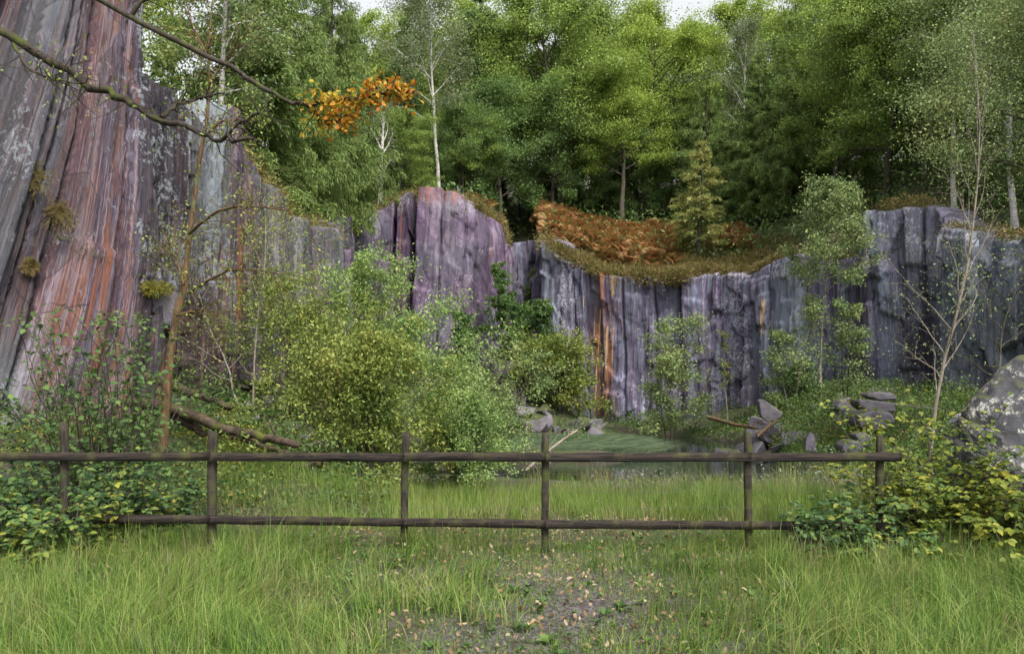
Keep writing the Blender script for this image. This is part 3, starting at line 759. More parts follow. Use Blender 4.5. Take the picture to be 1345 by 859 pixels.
def conifer(seed, H, Rr, cb=.12, nw=26, per=6, nleaf=26000, bark='bark', leaf='larch', hang=.5, up=.1, nl=.20, nwid=.035, gap=0.0, r0=None):
    rng = np.random.default_rng(seed)
    B = Buf(); P_, A_, = [], []
    r0 = r0 or H * .013
    path = curve((0, 0, -.25), (0, 0, 1), H + .2, 12, rng, .015)
    B.tube(path, r0 * (1 - np.linspace(0, 1, 12) * .92), 8)
    segs = []
    for w_ in range(nw):
        t = cb + (1 - cb) * (w_ + rng.random() * .5) / nw
        q = (t - cb) / (1 - cb)
        if rng.random() < gap: continue
        for j in range(per):
            az = rng.random() * 2 * PI
            L = Rr * ((1 - q) ** .75 * .95 + .06) * rng.uniform(.6, 1.1)
            if q < .12: L *= .8
            p, _ = at_t(path, min(t, .995))
            el = up + .5 * q - .1
            br = curve(p, (math.cos(az) * math.cos(el), math.sin(az) * math.cos(el), math.sin(el)), L, 6, rng, .05, -.06)
            B.tube(br, r0 * .2 * (1 - q * .7) * (1 - np.linspace(0, 1, 6) * .8), 3)
            nb = max(3, int(L * 5))
            for b_ in range(nb):
                tb = .15 + .85 * rng.random()
                p2, tg = at_t(br, min(tb, .99)); tg = tg / (np.linalg.norm(tg) + 1e-9)
                sd_ = np.cross(tg, (0, 0, 1)) * rng.choice([-1, 1])
                L2 = L * .32 * (1.15 - tb) + .18
                tip = p2 + sd_ * L2 * (1 - hang * .6) * rng.uniform(.4, 1) + tg * L2 * .5 + np.array([0, 0, -hang * L2 * rng.uniform(.6, 1.5)])
                segs.append((p2, tip))
            segs.append((br[2], br[-1]))
    sa = np.array([a for a, b in segs]); sb = np.array([b for a, b in segs])
    ln = np.linalg.norm(sb - sa, axis=1)
    k = rng.choice(len(segs), nleaf, p=ln / ln.sum())
    u = rng.random(nleaf)[:, None]
    pos = sa[k] * (1 - u) + sb[k] * u + rng.normal(size=(nleaf, 3)) * .02 * Rr
    dr = (sb - sa)[k] / ln[k][:, None]
    ax = dr * .9 + rnd_dirs(rng, nleaf, -hang * .8) * .8
    V, Fc = leaves(pos, ax, rnd_dirs(rng, nleaf, 1.2), nl * rng.uniform(.6, 1.3, nleaf), nwid * rng.uniform(.7, 1.4, nleaf), LEAF4 if leaf == 'x' else NEEDLE)
    return B.mesh('trunk', M[bark]), make_mesh('crown', V, Fc, False, M[leaf])

def plant_tree(name, meshes, px, Y, label, cat='tree', group=None, h=1.0, rz=None, z=None, dz=0.0, crownmat=None, wide=1.0):
    x = (px - CX) / F * Y
    if z is None: z = zat(x, Y)
    e = bpy.data.objects.new(name, None); C.objects.link(e)
    e.empty_display_size = .3
    rz = float(_hash(np.array([px * 7.0]), np.array([Y * 13.0]), np.array([0.]), 4)[0] * 6.28) if rz is None else rz
    e.location = (x, Y, z + dz); e.rotation_euler = (0, 0, rz); e.scale = (h * wide, h * wide, h)
    tag(e, label, cat, group)
    t = link('trunk', meshes[0], e)
    c = link('crown', meshes[1], e)
    if crownmat:
        c.material_slots[0].link = 'OBJECT'; c.material_slots[0].material = M[crownmat]
    return e

oakA = broadleaf(101, 12, 4.6, .22, 24, 7, 52000, .125, leaf='oak', flat=.42, clump=.10)
oakB = broadleaf(102, 11, 4.2, .25, 22, 7, 48000, .125, leaf='oak', flat=.42, rise=.25, clump=.10)
oakC = broadleaf(103, 13, 4.0, .35, 22, 7, 44000, .12, leaf='oak_light', flat=.45, wob=.16, clump=.10)
oakD = broadleaf(104, 12, 4.8, .30, 26, 7, 48000, .12, leaf='oak_light', flat=.38, wob=.16, clump=.10)
darkA = broadleaf(105, 10, 4.0, .08, 22, 6, 40000, .13, leaf='dark', flat=.6, clump=.12)
birchA = broadleaf(106, 12, 2.6, .35, 20, 6, 18000, .09, bark='bark_birch', leaf='birch_pale', flat=.7, rise=.7, droop=.05, clump=.13, r0=.095)
birchB = broadleaf(107, 13, 3.0, .3, 20, 5, 15000, .13, bark='bark_birch', leaf='birch', flat=.6, rise=.6, droop=.06, clump=.16, r0=.13)
larchA = conifer(108, 13, 3.2, .08, 36, 7, 80000, leaf='larch', hang=.9, nl=.15, nwid=.022)
larchB = conifer(109, 11, 2.8, .12, 30, 7, 60000, leaf='larch', hang=.5, nl=.15, nwid=.024)
larchY = conifer(110, 7.6, 1.75, .20, 20, 5, 9500, leaf='larch_yellow', hang=.35, nl=.17, nwid=.03, r0=.11)
spruceA = conifer(111, 14, 2.7, .05, 36, 7, 30000, leaf='spruce', hang=.3, nl=.20, nwid=.05)
spruceB = conifer(112, 12, 2.4, .18, 26, 6, 20000, leaf='spruce', hang=.4, nl=.22, nwid=.05, gap=.2)

GW = 'trees in the wood above the quarry'
def wood(kind, px, Y, h=1.0, label=None, **k):
    nm, ms, lb = {'oakA': ('oak_tree', oakA, 'mid green spreading oak standing in the wood above the quarry'),
                  'oakB': ('oak_tree', oakB, 'mid green spreading oak standing in the wood above the quarry'),
                  'oakC': ('oak_tree', oakC, 'yellow green oak with light crown against the pale sky'),
                  'oakD': ('oak_tree', oakD, 'yellow green oak with light crown against the pale sky'),
                  'dark': ('holly_tree', darkA, 'dense dark evergreen low in the shade of the wood'),
                  'birchA': ('birch_tree', birchA, 'pale slender birch rising out of the wood'),
                  'birchB': ('birch_tree', birchB, 'airy green birch with thin pale stem in the wood'),
                  'larchA': ('larch_tree', larchA, 'fresh green larch with hanging sprays in the wood'),
                  'larchB': ('larch_tree', larchB, 'fresh green larch with hanging sprays in the wood'),
                  'spruceA': ('spruce_tree', spruceA, 'dark spruce at the back of the wood'),
                  'spruceB': ('spruce_tree', spruceB, 'dark spruce at the back of the wood')}[kind]
    h = h * ((1.52 if 560 < px < 860 else 1.38) if px > 505 else 1.15)
    return plant_tree(nm, ms, px, Y, label or lb, group=None if label else GW + ', ' + nm.replace('_', ' ') + ('s of light crown' if kind in ('oakC', 'oakD') else 's'), h=h, **k)

# left rim
wood('larchA', 452, 33, .95, 'bright green larch hanging its sprays over the slate, nearest the left cliff')
wood('larchA', 497, 37, .90, 'bright green larch with trailing branches just left of the white leaning birch')
wood('larchB', 415, 29, 1.0)
wood('birchB', 380, 25, .75)
wood('oakD', 300, 27, .72)
wood('birchB', 215, 24, .62)
wood('oakA', 120, 24, .62)
wood('larchB', 20, 20, .55)
wood('birchB', -60, 17, .6)
wood('spruceB', 340, 38, .85)
wood('oakB', 210, 36, .8)
wood('spruceA', 80, 34, .62)
# middle
plant_tree('birch_tree', broadleaf(120, 7.6, 1.6, .35, 14, 5, 1500, .11, bark='bark_birch', leaf='birch_pale', flat=.8, rise=.75, lean=(.07, 0), clump=.12, r0=.14), 543, 45.5,
           'white barked birch with few leaves leaning on the edge of the lilac crag', h=1.12, rz=0)
wood('spruceB', 512, 50, .78)
wood('spruceB', 528, 55, .72)
wood('spruceA', 565, 58, .66)
wood('birchA', 570, 62, .95)
wood('birchA', 602, 52, .92, 'pale grey green birch behind the top of the lilac crag')
wood('dark', 625, 54, .45)
wood('spruceB', 640, 60, .95)
wood('larchB', 545, 66, .95)
wood('birchB', 622, 66, .9)
wood('oakA', 668, 62, .84)
wood('oakB', 640, 55, .42, 'small dark oak with flat leaf layers above the right shoulder of the lilac crag')
wood('larchB', 691, 51.5, .42, 'small grey green young larch at the head of the dark gully')
wood('dark', 662, 56, .6)
wood('dark', 712, 58, .6)
# above the bracken
wood('oakA', 722, 59, .90, 'big crooked dark oak left of the straight grey stem above the bracken')
wood('oakB', 760, 66, .95)
wood('birchA', 740, 74, .9)
wood('oakC', 781, 57, .62, 'oak with a straight bare grey stem standing in the rusty bracken')
wood('oakD', 812, 62, .80)
wood('dark', 800, 60, .42)
wood('dark', 838, 61, .5)
wood('larchA', 862, 56, .66, 'tall green larch right behind the yellowing young larch')
plant_tree('larch_tree', larchY, 855, 46.2, 'small yellowing larch with bare grey stem on the mossy shelf over the slate wall', h=.92, wide=1.3)
wood('oakD', 846, 75, .86)
wood('oakC', 905, 66, .9)
wood('birchA', 893, 57, .85, 'pale birch with white flecked stem right of the green larch')
wood('larchB', 912, 52, .72)
wood('spruceB', 930, 60, .75)
wood('dark', 930, 56, .6)
wood('larchA', 945, 50, .72)
wood('dark', 900, 60, .5)
for kk, pp, YY, hh in (('oakB', 575, 84, .8), ('oakA', 630, 86, .8), ('oakB', 690, 84, .8), ('oakD', 740, 88, .8), ('oakA', 800, 86, .8), ('oakB', 860, 86, .8), ('oakA', 920, 84, .8), ('oakB', 980, 80, .8), ('oakA', 1040, 74, .8), ('oakC', 530, 70, .8), ('dark', 720, 66, .5), ('dark', 680, 64, .5), ('dark', 810, 68, .5), ('dark', 640, 64, .5), ('dark', 600, 64, .5), ('dark', 1010, 60, .55), ('dark', 1070, 52, .5),
                       ('oakA', 585, 60, .55), ('oakB', 610, 70, .9), ('oakD', 650, 72, .9), ('oakB', 700, 66, .7), ('oakC', 735, 64, .66), ('oakA', 795, 70, .8), ('oakB', 830, 64, .55), ('oakD', 880, 72, .85),
                       ('spruceB', 780, 64, .7), ('oakB', 560, 50, .40), ('oakA', 925, 66, .8), ('larchB', 960, 60, .8), ('oakA', 955, 54, .55), ('oakB', 1020, 56, .8), ('oakA', 1060, 50, .7), ('oakD', 1060, 60, .85),
                       ('dark', 745, 60, .4), ('dark', 868, 60, .4), ('dark', 590, 55, .4), ('dark', 965, 56, .5), ('dark', 1040, 48, .45), ('oakB', 1150, 42, .75), ('oakA', 1290, 36, .7), ('dark', 770, 62, .35), ('spruceA', 855, 68, .7), ('oakB', 508, 58, .8), ('oakC', 540, 60, .85), ('oakA', 518, 70, .9), ('spruceB', 585, 66, 1.0)):
    wood(kk, pp, YY, hh)
# right
wood('oakB', 985, 46, .80, 'broad dense green oak behind the round birch on the slate wall')
wood('oakA', 1038, 40, .72, 'oak with two thick grey stems just behind the pale topped buttress')
wood('dark', 1000, 52, .7)
wood('oakC', 1000, 60, .9)
wood('oakB', 1078, 37, .62)
wood('oakD', 1120, 38, .75)
wood('birchB', 1105, 33, .62)
wood('oakD', 1180, 34, .7)
wood('birchB', 1165, 30, .68)
wood('oakB', 1240, 32, .72)
wood('spruceA', 1300, 33, .62)
wood('birchB', 1330, 25, .62)
wood('oakA', 1390, 26, .72)
wood('dark', 1090, 42, .6)
wood('dark', 1200, 38, .55)

# the trees and bushes down in the quarry
def bush(seed, H, Rr, leaf, nleaf, ls, stems=9, **k):
    return broadleaf(seed, H, Rr, k.pop('cb', .08), k.pop('nl', 70), k.pop('ns', 4), nleaf, ls, leaf=leaf, stems=stems, r0=k.pop('r0', .11), flat=k.pop('flat', .9), rise=k.pop('rise', .55), clump=k.pop('clump', .075), wob=.16, tmpl=LEAF4, lw=.8, **k)

plant_tree('willow_bush', bush(201, 2.6, 1.75, 'willow', 36000, .06, nl=90, clump=.065), 530, 13.0, 'big yellow green willow bush in front of the others, just behind the fence', 'bush', rz=.6)
plant_tree('willow_bush', bush(202, 2.2, 1.3, 'willow_green', 26000, .058), 622, 13.8, 'lower pale willow bush at the right foot of the big yellow green one', 'bush', h=.85, rz=1.0)
plant_tree('willow_bush', bush(203, 4.2, 1.8, 'willow_green', 32000, .07, stems=6, cb=.25), 545, 18.5, 'tall bright green willow rising behind the big bush, in front of the lilac crag', 'bush', rz=2.0, h=1.14)
plant_tree('willow_bush', bush(204, 3.4, 1.6, 'willow', 16000, .06, stems=8, cb=.2), 468, 17.5, 'thin twiggy grey green willow between the left cliff and the big bush', 'bush', rz=3.0)
plant_tree('willow_bush', bush(205, 3.9, 1.5, 'birch', 18000, .08, stems=5, cb=.3), 640, 21, 'loose yellow flecked willow spreading right towards the gully', 'bush', h=.95)
plant_tree('ash_sapling', broadleaf(206, 3.8, .7, .3, 12, 4, 3500, .10, leaf='hazel', rise=.8, clump=.2, r0=.03), 618, 24, 'slim green ash sapling in front of the lilac crag', 'sapling', h=1.1)
plant_tree('holly_bush', bush(207, 6.6, 1.5, 'dark', 22000, .13, stems=3, cb=.12, flat=.5), 690, 40, 'dark green bush filling the gully between the lilac crag and the slate wall', 'bush', h=1.0, crownmat='hazel')
plant_tree('willow_bush', bush(208, 3.2, 2.0, 'willow', 18000, .10, stems=9), 722, 36.5, 'yellowing grey willow bush on the scree below the slate wall corner', 'bush', h=1.1, wide=1.25)
plant_tree('willow_bush', bush(209, 3.4, 1.3, 'hazel', 9000, .10, stems=6), 695, 38, 'green bush left of the yellowing willow on the scree', 'bush', h=.95)
plant_tree('birch_tree', broadleaf(210, 5.6, 1.5, .12, 22, 4, 8500, .10, leaf='birch', rise=.6, clump=.2, r0=.05, stems=3), 826, 34, 'small dull green birch standing against the middle of the slate wall', h=1.05)
plant_tree('rowan_sapling', broadleaf(211, 4.4, .6, .3, 10, 3, 500, .08, leaf='bramble_yellow', bark='bark_pale', rise=.9, clump=.25, r0=.025), 884, 32, 'thin rowan sapling with a few orange leaves before the slate wall', 'sapling')
plant_tree('birch_tree', broadleaf(212, 8.6, 1.75, .55, 26, 5, 15000, .09, leaf='birch', bark='bark_pale', rise=.35, clump=.11, r0=.06, flat=.8, irr=2.2), 975, 31.0, 'round crowned green birch in front of the notch where the slate wall steps up', h=1.0)
plant_tree('birch_tree', broadleaf(213, 5.2, 1.4, .15, 18, 4, 5000, .10, leaf='birch', bark='bark_pale', rise=.6, clump=.2, r0=.04, stems=2), 945, 30.5, 'thin leaved birch growing left of the round crowned one', h=.9)
plant_tree('birch_tree', broadleaf(214, 4.6, 1.1, .10, 16, 4, 3600, .09, leaf='birch', bark='bark_moss', rise=.7, clump=.2, r0=.04, stems=2), 1000, 27, 'mossy stemmed young birch below the pale topped buttress', h=.9)
plant_tree('ash_sapling', broadleaf(215, 9.2, 1.5, .2, 30, 6, 2600, .042, leaf='birch', bark='bark_pale', rise=.9, clump=.16, r0=.04, wob=.12), 1080, 15.5, 'tall thin ash with pale bare stems standing up through the right hand brambles', 'tree', h=1.0, rz=.8)
plant_tree('willow_bush', bush(216, 2.6, 1.5, 'hazel', 9000, .10, stems=7), 955, 31, 'leafy green bush at the foot of the slate wall beside the leaning slab', 'bush', h=.7)
plant_tree('birch_tree', broadleaf(217, 11.5, 3.0, .58, 36, 7, 75000, .062, bark='bark', leaf='birch', flat=.6, rise=.35, droop=.03, clump=.11, r0=.09), 1178, 18, 'tall green birch hanging its branches over the right hand cliff and boulder', h=.95)
plant_tree('ash_sapling', broadleaf(218, 3.4, 1.7, .25, 18, 7, 700, .045, leaf='birch', bark='bark', rise=.3, clump=.2, r0=.028, wob=.25), 1150, 13.5, 'dead grey twiggy tree leaning above the lichened boulder', 'tree', dz=.9)

plant_tree('willow_tree', broadleaf(220, 7.6, 1.7, .28, 30, 7, 5200, .055, leaf='willow', bark='bark_pale', rise=.3, clump=.22, r0=.045, wob=.2, flat=1, droop=.02, stems=2), 447, 20.5,
           'thin twiggy tree with sparse yellowing leaves before the far end of the left cliff', rz=1.2)
plant_tree('willow_tree', broadleaf(221, 5.2, 1.3, .2, 24, 7, 2600, .05, leaf='willow', bark='bark_pale', rise=.4, clump=.22, r0=.035, wob=.2, flat=1, droop=.02, stems=2), 418, 16.5,
           'smaller twiggy tree with pale stems between the orange stemmed tree and the big bush', rz=2.2)
# left tree with orange stem
def left_tree():
    rng = np.random.default_rng(300)
    e = bpy.data.objects.new('alder_tree', None); C.objects.link(e)
    base = at(333, 497, 11.2); e.location = base
    tag(e, 'thin orange barked tree with crooked stem in front of the red streaked cliff', 'tree')
    B = Buf()
    W = [(328, 572), (333, 500), (336, 470), (339, 440), (345, 400), (352, 375), (356, 335), (362, 290), (368, 245), (374, 215), (377, 180), (376, 140), (380, 95)]
    path = np.array([at(a, b, 11.2 + .1 * i * .5) - base for i, (a, b) in enumerate(W)])
    B.tube(path, np.interp(np.arange(len(W)), [0, 4, 7, 12], [.078, .05, .03, .012]), 8, 3, .3)
    tw = []
    def limb(pts, r):
        p = np.array([at(a, b, Y) - base for a, b, Y in pts]); B.tube(p, np.linspace(r, r * .3, len(p)), 6); tw.append(p)
    limb([(357, 322, 11.4), (368, 312, 11.2), (385, 300, 11.0), (405, 295, 10.8), (430, 296, 10.7), (455, 300, 10.6)], .026)
    limb([(356, 380, 11.3), (375, 368, 11.0), (395, 358, 10.8), (425, 357, 10.6), (450, 362, 10.5)], .022)
    limb([(352, 372, 11.3), (345, 345, 11.5), (332, 330, 11.6)], .02)
    limb([(374, 225, 11.6), (390, 212, 11.3), (410, 215, 11.1)], .02)
    limb([(345, 402, 11.3), (360, 398, 11.0), (385, 402, 10.9)], .02)
    limb([(377, 175, 11.6), (395, 150, 11.6), (415, 120, 11.6)], .018)
    limb([(376, 150, 11.6), (360, 120, 11.6), (352, 85, 11.6)], .018)
    LP = []
    for p in tw + [path[6:]]:
        for i in range(46):
            a, tg = at_t(p, rng.random() * .99)
            t_ = curve(a, tg / np.linalg.norm(tg) * .5 + rng.normal(size=3) * .6, rng.uniform(.2, .8), 5, rng, .25, -.03)
            B.tube(t_, np.linspace(.006, .0025, 5), 3); LP += [t_[-1], t_[3], t_[2]]
    link('trunk', B.mesh('trunk', M['bark_orange']), e)
    LP = np.array(LP); k = rng.integers(0, len(LP), 1100)
    pos = LP[k] + rng.normal(size=(1100, 3)) * .07
    V, Fc = leaves(pos, rnd_dirs(rng, 1100, -.3), rnd_dirs(rng, 1100, 1), .055, .05)
    link('crown', make_mesh('crown', V, Fc, False, M['willow']), e)
left_tree()

# overhanging oak limbs: the tree itself stands left of the picture
def oak_overhang():
    rng = np.random.default_rng(310)
    base = np.array([-8.6, 7.6, 0.0]); 
    e = bpy.data.objects.new('oak_tree', None); C.objects.link(e); e.location = base
    tag(e, 'mossy oak limbs reaching in from the left with a spray of orange leaves', 'tree')
    B = Buf()
    trunk = np.array([(0, 0, -.3), (.1, 0, 1), (.2, .1, 2.2), (.15, .2, 3.4), (.3, .2, 4.6), (.3, .2, 6)])
    B.tube(trunk, [.34, .26, .22, .19, .15, .08], 10, 5, .15)
    tips = []
    def limb(pts, r, start=None, k=7):
        p = [at(a, b, Y) - base for a, b, Y in pts]
        if start is not None: p = [np.array(start)] + p
        p = np.array(p)
        # resample with small kinks
        t = np.linspace(0, len(p) - 1, len(p) * 4); q = np.stack([np.interp(t, np.arange(len(p)), p[:, c]) for c in range(3)], -1)
        q[1:-1] += rng.normal(size=(len(q) - 2, 3)) * r * .35
        B.tube(q, np.linspace(r, r * .28, len(q)), k, 3, .25); return q
    a1 = limb([(60, 60, 7.5), (180, 130, 7.4), (265, 180, 7.3), (295, 194, 7.2), (330, 210, 7.1), (365, 222, 7.0), (392, 230, 7.0), (424, 232, 6.9)], .048, trunk[3])
    a2 = limb([(392, 228, 7.0), (404, 215, 7.0), (424, 205, 6.9), (432, 196, 6.9)], .018)
    a3 = limb([(120, 20, 7.2), (300, 110, 6.8), (400, 160, 6.6), (430, 180, 6.5), (455, 194, 6.5), (478, 198, 6.5), (495, 192, 6.5), (520, 190, 6.5), (550, 184, 6.5), (574, 182, 6.5)], .026, trunk[4])
    a4 = limb([(476, 200, 6.5), (484, 210, 6.5), (498, 213, 6.5), (512, 206, 6.5)], .022)
    a5 = limb([(330, 208, 7.1), (345, 196, 7.2), (362, 190, 7.3), (392, 186, 7.2)], .022)
    a7 = limb([(300, 110, 6.8), (330, 80, 6.8), (380, 60, 6.8), (440, 55, 6.8)], .018)
    a8 = limb([(180, 130, 7.4), (200, 160, 7.2), (225, 172, 7.0), (250, 176, 7.0)], .016)
    LPo, LPg = [], []
    for p, dst, n_ in ((a3[24:], LPo, 40), (a4, LPo, 16), (a1[8:], LPg, 20), (a2, LPg, 8), (a5, LPg, 12), (a7, LPg, 30), (a8, LPg, 14)):
        for i in range(int(n_ * 1.6)):
            a, tg = at_t(p, rng.uniform(.1, .99))
            t_ = curve(a, tg / np.linalg.norm(tg) * .6 + rng.normal(size=3) * np.array([.6, .6, .35 if dst is LPo else .6]), rng.uniform(.05, .20) if dst is LPo else rng.uniform(.12, .4), 4, rng, .25)
            B.tube(t_, np.linspace(.006, .003, 4), 3); dst += [t_[-1], t_[2]]
    link('trunk', B.mesh('trunk', M['bark_moss']), e)
    for nm, L_, n_, mt, sg in (('autumn_leaves', LPo, 950, 'autumn', .032), ('crown', LPg, 420, 'oak', .07)):
        L_ = np.array(L_); pos = L_[rng.integers(0, len(L_), n_)] + rng.normal(size=(n_, 3)) * sg
        if nm == 'autumn_leaves':
            pass
        s_ = rng.uniform(.028, .056, n_) if nm == 'autumn_leaves' else rng.uniform(.022, .042, n_)
        V, Fc = leaves(pos, rnd_dirs(rng, n_, -.6), rnd_dirs(rng, n_, .6), s_, s_ * .95, LEAF6)
        link(nm, make_mesh(nm, V, Fc, False, M[mt]), e)
oak_overhang()

# ------------------------------------------------------------------ fence
FY = 8.1
def box(B, p0, p1, q0=None):
    x0, y0, z0 = p0; x1, y1, z1 = p1
    B.add([(x0, y0, z0), (x1, y0, z0), (x1, y1, z0), (x0, y1, z0), (x0, y0, z1), (x1, y0, z1), (x1, y1, z1), (x0, y1, z1)],
          [(0, 3, 2, 1), (4, 5, 6, 7), (0, 1, 5, 4), (1, 2, 6, 5), (2, 3, 7, 6), (3, 0, 4, 7)])

def fence():
    rng = np.random.default_rng(5)
    e = bpy.data.objects.new('wooden_fence', None); C.objects.link(e); e.location = (0, FY, 0)
    tag(e, 'weathered two rail timber fence with wire netting across the grass', 'fence')
    def plank(x0, x1, za0, za1, h, y0, th, nm, mat):
        n = 40; X = np.linspace(x0, x1, n)
        zc = np.interp(X, [x0, x1], [za0, za1]) + .006 * (vnoise(X * 1.5, X * 0, seed=int(abs(x0) * 10)) - .5)
        ht = h / 2 + .006 * (vnoise(X * 9, X * 0, seed=9) - .5); hb = h / 2 + .008 * (vnoise(X * 7, X * 0 + 3, seed=10) - .5)
        V = []
        for i in range(n):
            V += [(X[i], y0, zc[i] - hb[i]), (X[i], y0 + th, zc[i] - hb[i]), (X[i], y0 + th, zc[i] + ht[i] - .004), (X[i], y0 + .004, zc[i] + ht[i])]
        k = np.arange(n - 1)[:, None] * 4; j = np.arange(4)[None, :]
        Fc = np.stack([k + j, k + (j + 1) % 4, k + 4 + (j + 1) % 4, k + 4 + j], -1).reshape(-1, 4)
        caps = np.array([[0, 3, 2, 1], [n * 4 - 4, n * 4 - 3, n * 4 - 2, n * 4 - 1]])
        me = make_mesh(nm, V, np.concatenate([Fc[:, ::-1], caps]), False, mat)
        return link(nm, me, e)
    zt = lambda py: EYE + (HY - py) / F * FY
    fx = lambda px: (px - CX) / F * FY
    posts = [(-120, 505, 690), (60, 512, 665), (232, 507, 650), (378, 515, 632), (567, 517, 645), (705, 517, 632), (905, 517, 628), (1033, 519, 620)]
    for i, (px, t_, b_) in enumerate(posts):
        r = .037 if px != 378 else .046
        n = 14; Z = np.linspace(-.25, zt(t_), n)
        x = fx(px) + .006 * rng.normal(size=n).cumsum() * .4; y = .058 + 0 * Z
        B = Buf(); k = 10
        th = np.arange(k) / k * 2 * PI + .3
        sq = 1 / np.maximum(np.abs(np.cos(th)), np.abs(np.sin(th))) ** .85
        rr = r * sq * (1 + .05 * (rng.random((n, k)) - .5)); rr[-1] *= .86
        V = np.stack([x[:, None] + rr * np.cos(th), y[:, None] + rr * np.sin(th), np.broadcast_to(Z[:, None], rr.shape)], -1)
        V[-1, :, 2] += .012 * np.cos(th + i)
        ii = np.arange(n - 1)[:, None] * k; j = np.arange(k)[None, :]
        Fc = np.stack([ii + j, ii + (j + 1) % k, ii + k + (j + 1) % k, ii + k + j], -1).reshape(-1, 4)
        V = V.reshape(-1, 3)
        me = make_mesh('post', V, [Fc, (np.arange(k) + (n - 1) * k)[None, :]], False, M['wood'])
        o = link('post', me, e)
        if px == 378: o['label'] = 'stout moss capped post'
    cuts = [(-160, 60), (60.4, 378), (378.4, 567), (567.4, 705), (705.4, 905), (905.4, 1052)]
    for a, b in cuts:
        ja, jb = rng.uniform(-.006, .006, 2)
        plank(fx(a), fx(b), zt(539.5 + (a > 567) * .3) + ja, zt(539.5) + jb, .088, -.033, .036, 'rail', M['wood_rail'])
    bp_ = lambda p: np.interp(p, [-160, 290, 378, 567, 705, 905, 1060], [598, 598.5, 600.5, 603, 605, 606, 607])
    for a, b in [(-160, 60), (60.4, 378), (378.4, 567), (567.4, 705), (705.4, 905), (905.4, 1045)]:
        plank(fx(a), fx(b), zt(bp_(a)), zt(bp_(b)), .084, -.033, .036, 'rail', M['wood_rail'])
    # wire netting stapled to the posts behind the rails
    m, n, b, l = mat_new('galvanised_wire'); b.inputs['Base Color'].default_value = (.10, .105, .115, 1); b.inputs['Metallic'].default_value = .6; b.inputs['Roughness'].default_value = .5
    B = Buf()
    xs = np.linspace(fx(-160), fx(1045), 120)
    for q, pz in enumerate((541, 557, 573, 590, 612)):
        z = zt(pz) + .010 * np.sin(xs * 2.6 + q) - (.02 if q == 0 else 0) * np.abs(np.sin(xs * 1.7))
        B.tube(np.stack([xs, np.full_like(xs, -.037 if q in (0,) else .004), z], -1), .0012, 3)
    for X in np.arange(fx(-160), fx(1045), .15):
        B.tube(np.array([(X, .004, zt(541)), (X + .004, .004, zt(575)), (X, .004, zt(612))]), .0011, 3)
    link('wire_netting', B.mesh('wire_netting', m), e)
fence()

# ------------------------------------------------------------------ rocks
def hull_rock(seed, sx, sy, sz, npt=14, sub=3, rough=.05, pts=None, mat='slate_block'):
    import bmesh
    rng = np.random.default_rng(seed)
    bm = bmesh.new()
    if pts is None:
        p = rng.uniform(-1, 1, (npt, 3)); p = np.sign(p) * np.abs(p) ** .6
        pts = p * np.array([sx, sy, sz]) / 2
    for q in pts: bm.verts.new(q)
    bmesh.ops.convex_hull(bm, input=bm.verts)
    for v in [v for v in bm.verts if not v.link_faces]: bm.verts.remove(v)
    bmesh.ops.triangulate(bm, faces=bm.faces)
    bmesh.ops.bevel(bm, geom=bm.edges[:], offset=min(sx, sy, sz) * .05, segments=1, affect='EDGES')
    bmesh.ops.triangulate(bm, faces=bm.faces)
    bmesh.ops.subdivide_edges(bm, edges=bm.edges[:], cuts=sub, use_grid_fill=True)
    S_ = max(sx, sy, sz)
    co = np.array([v.co for v in bm.verts])
    nz = fbm(co[:, 0] * 4 / S_ + seed, co[:, 1] * 4 / S_, co[:, 2] * 5 / S_, seed=seed, o=4) - .5
    bm.normal_update()
    for v, q in zip(bm.verts, nz): v.co += v.normal * q * rough * S_ * 2
    me = bpy.data.meshes.new('rock'); bm.to_mesh(me); bm.free(); me.materials.append(M[mat])
    return me

ROCKS = [hull_rock(400 + i, 1, *[(.8, .35), (.7, .25), (.9, .6), (.5, .4), (.8, .2), (.6, .5)][i], npt=11 + i % 3) for i in range(6)]
rr = np.random.default_rng(42)
def rock(px, py, Y, size, label, group=None, kind=None, name='slate_block', rot=None, on=True, sc=(1, 1, 1)):
    k = rr.integers(0, 6) if kind is None else kind
    x = (px - CX) / F * Y
    z = zat(x, Y) if on else EYE + (HY - py) / F * Y
    o = link(name, ROCKS[k], None, (x, Y, z + size * .12))
    o.rotation_euler = rot if rot is not None else (rr.normal() * .25, rr.normal() * .25, rr.random() * 6.28)
    o.scale = (size * sc[0], size * sc[1], size * sc[2])
    tag(o, label, 'rock', group)
    return o
# scree between the crags
for i in range(62):
    Y = rr.uniform(31.5, 41.5); px = rr.uniform(618, 705) if i < 44 else rr.uniform(700, 762)
    if px > 700: Y = rr.uniform(30, 36)
    rock(px, 0, Y, rr.uniform(.4, 1.35), 'grey lilac slate block in the scree heap at the mouth of the gully', 'slate blocks in the scree heap')
for px, Y, s_ in [(748, 33, 1.5), (736, 30.5, 1.2)]:
    rock(px, 0, Y, s_, 'larger purple slate slab lying below the yellowing willow on the scree', 'slabs below the yellowing willow')
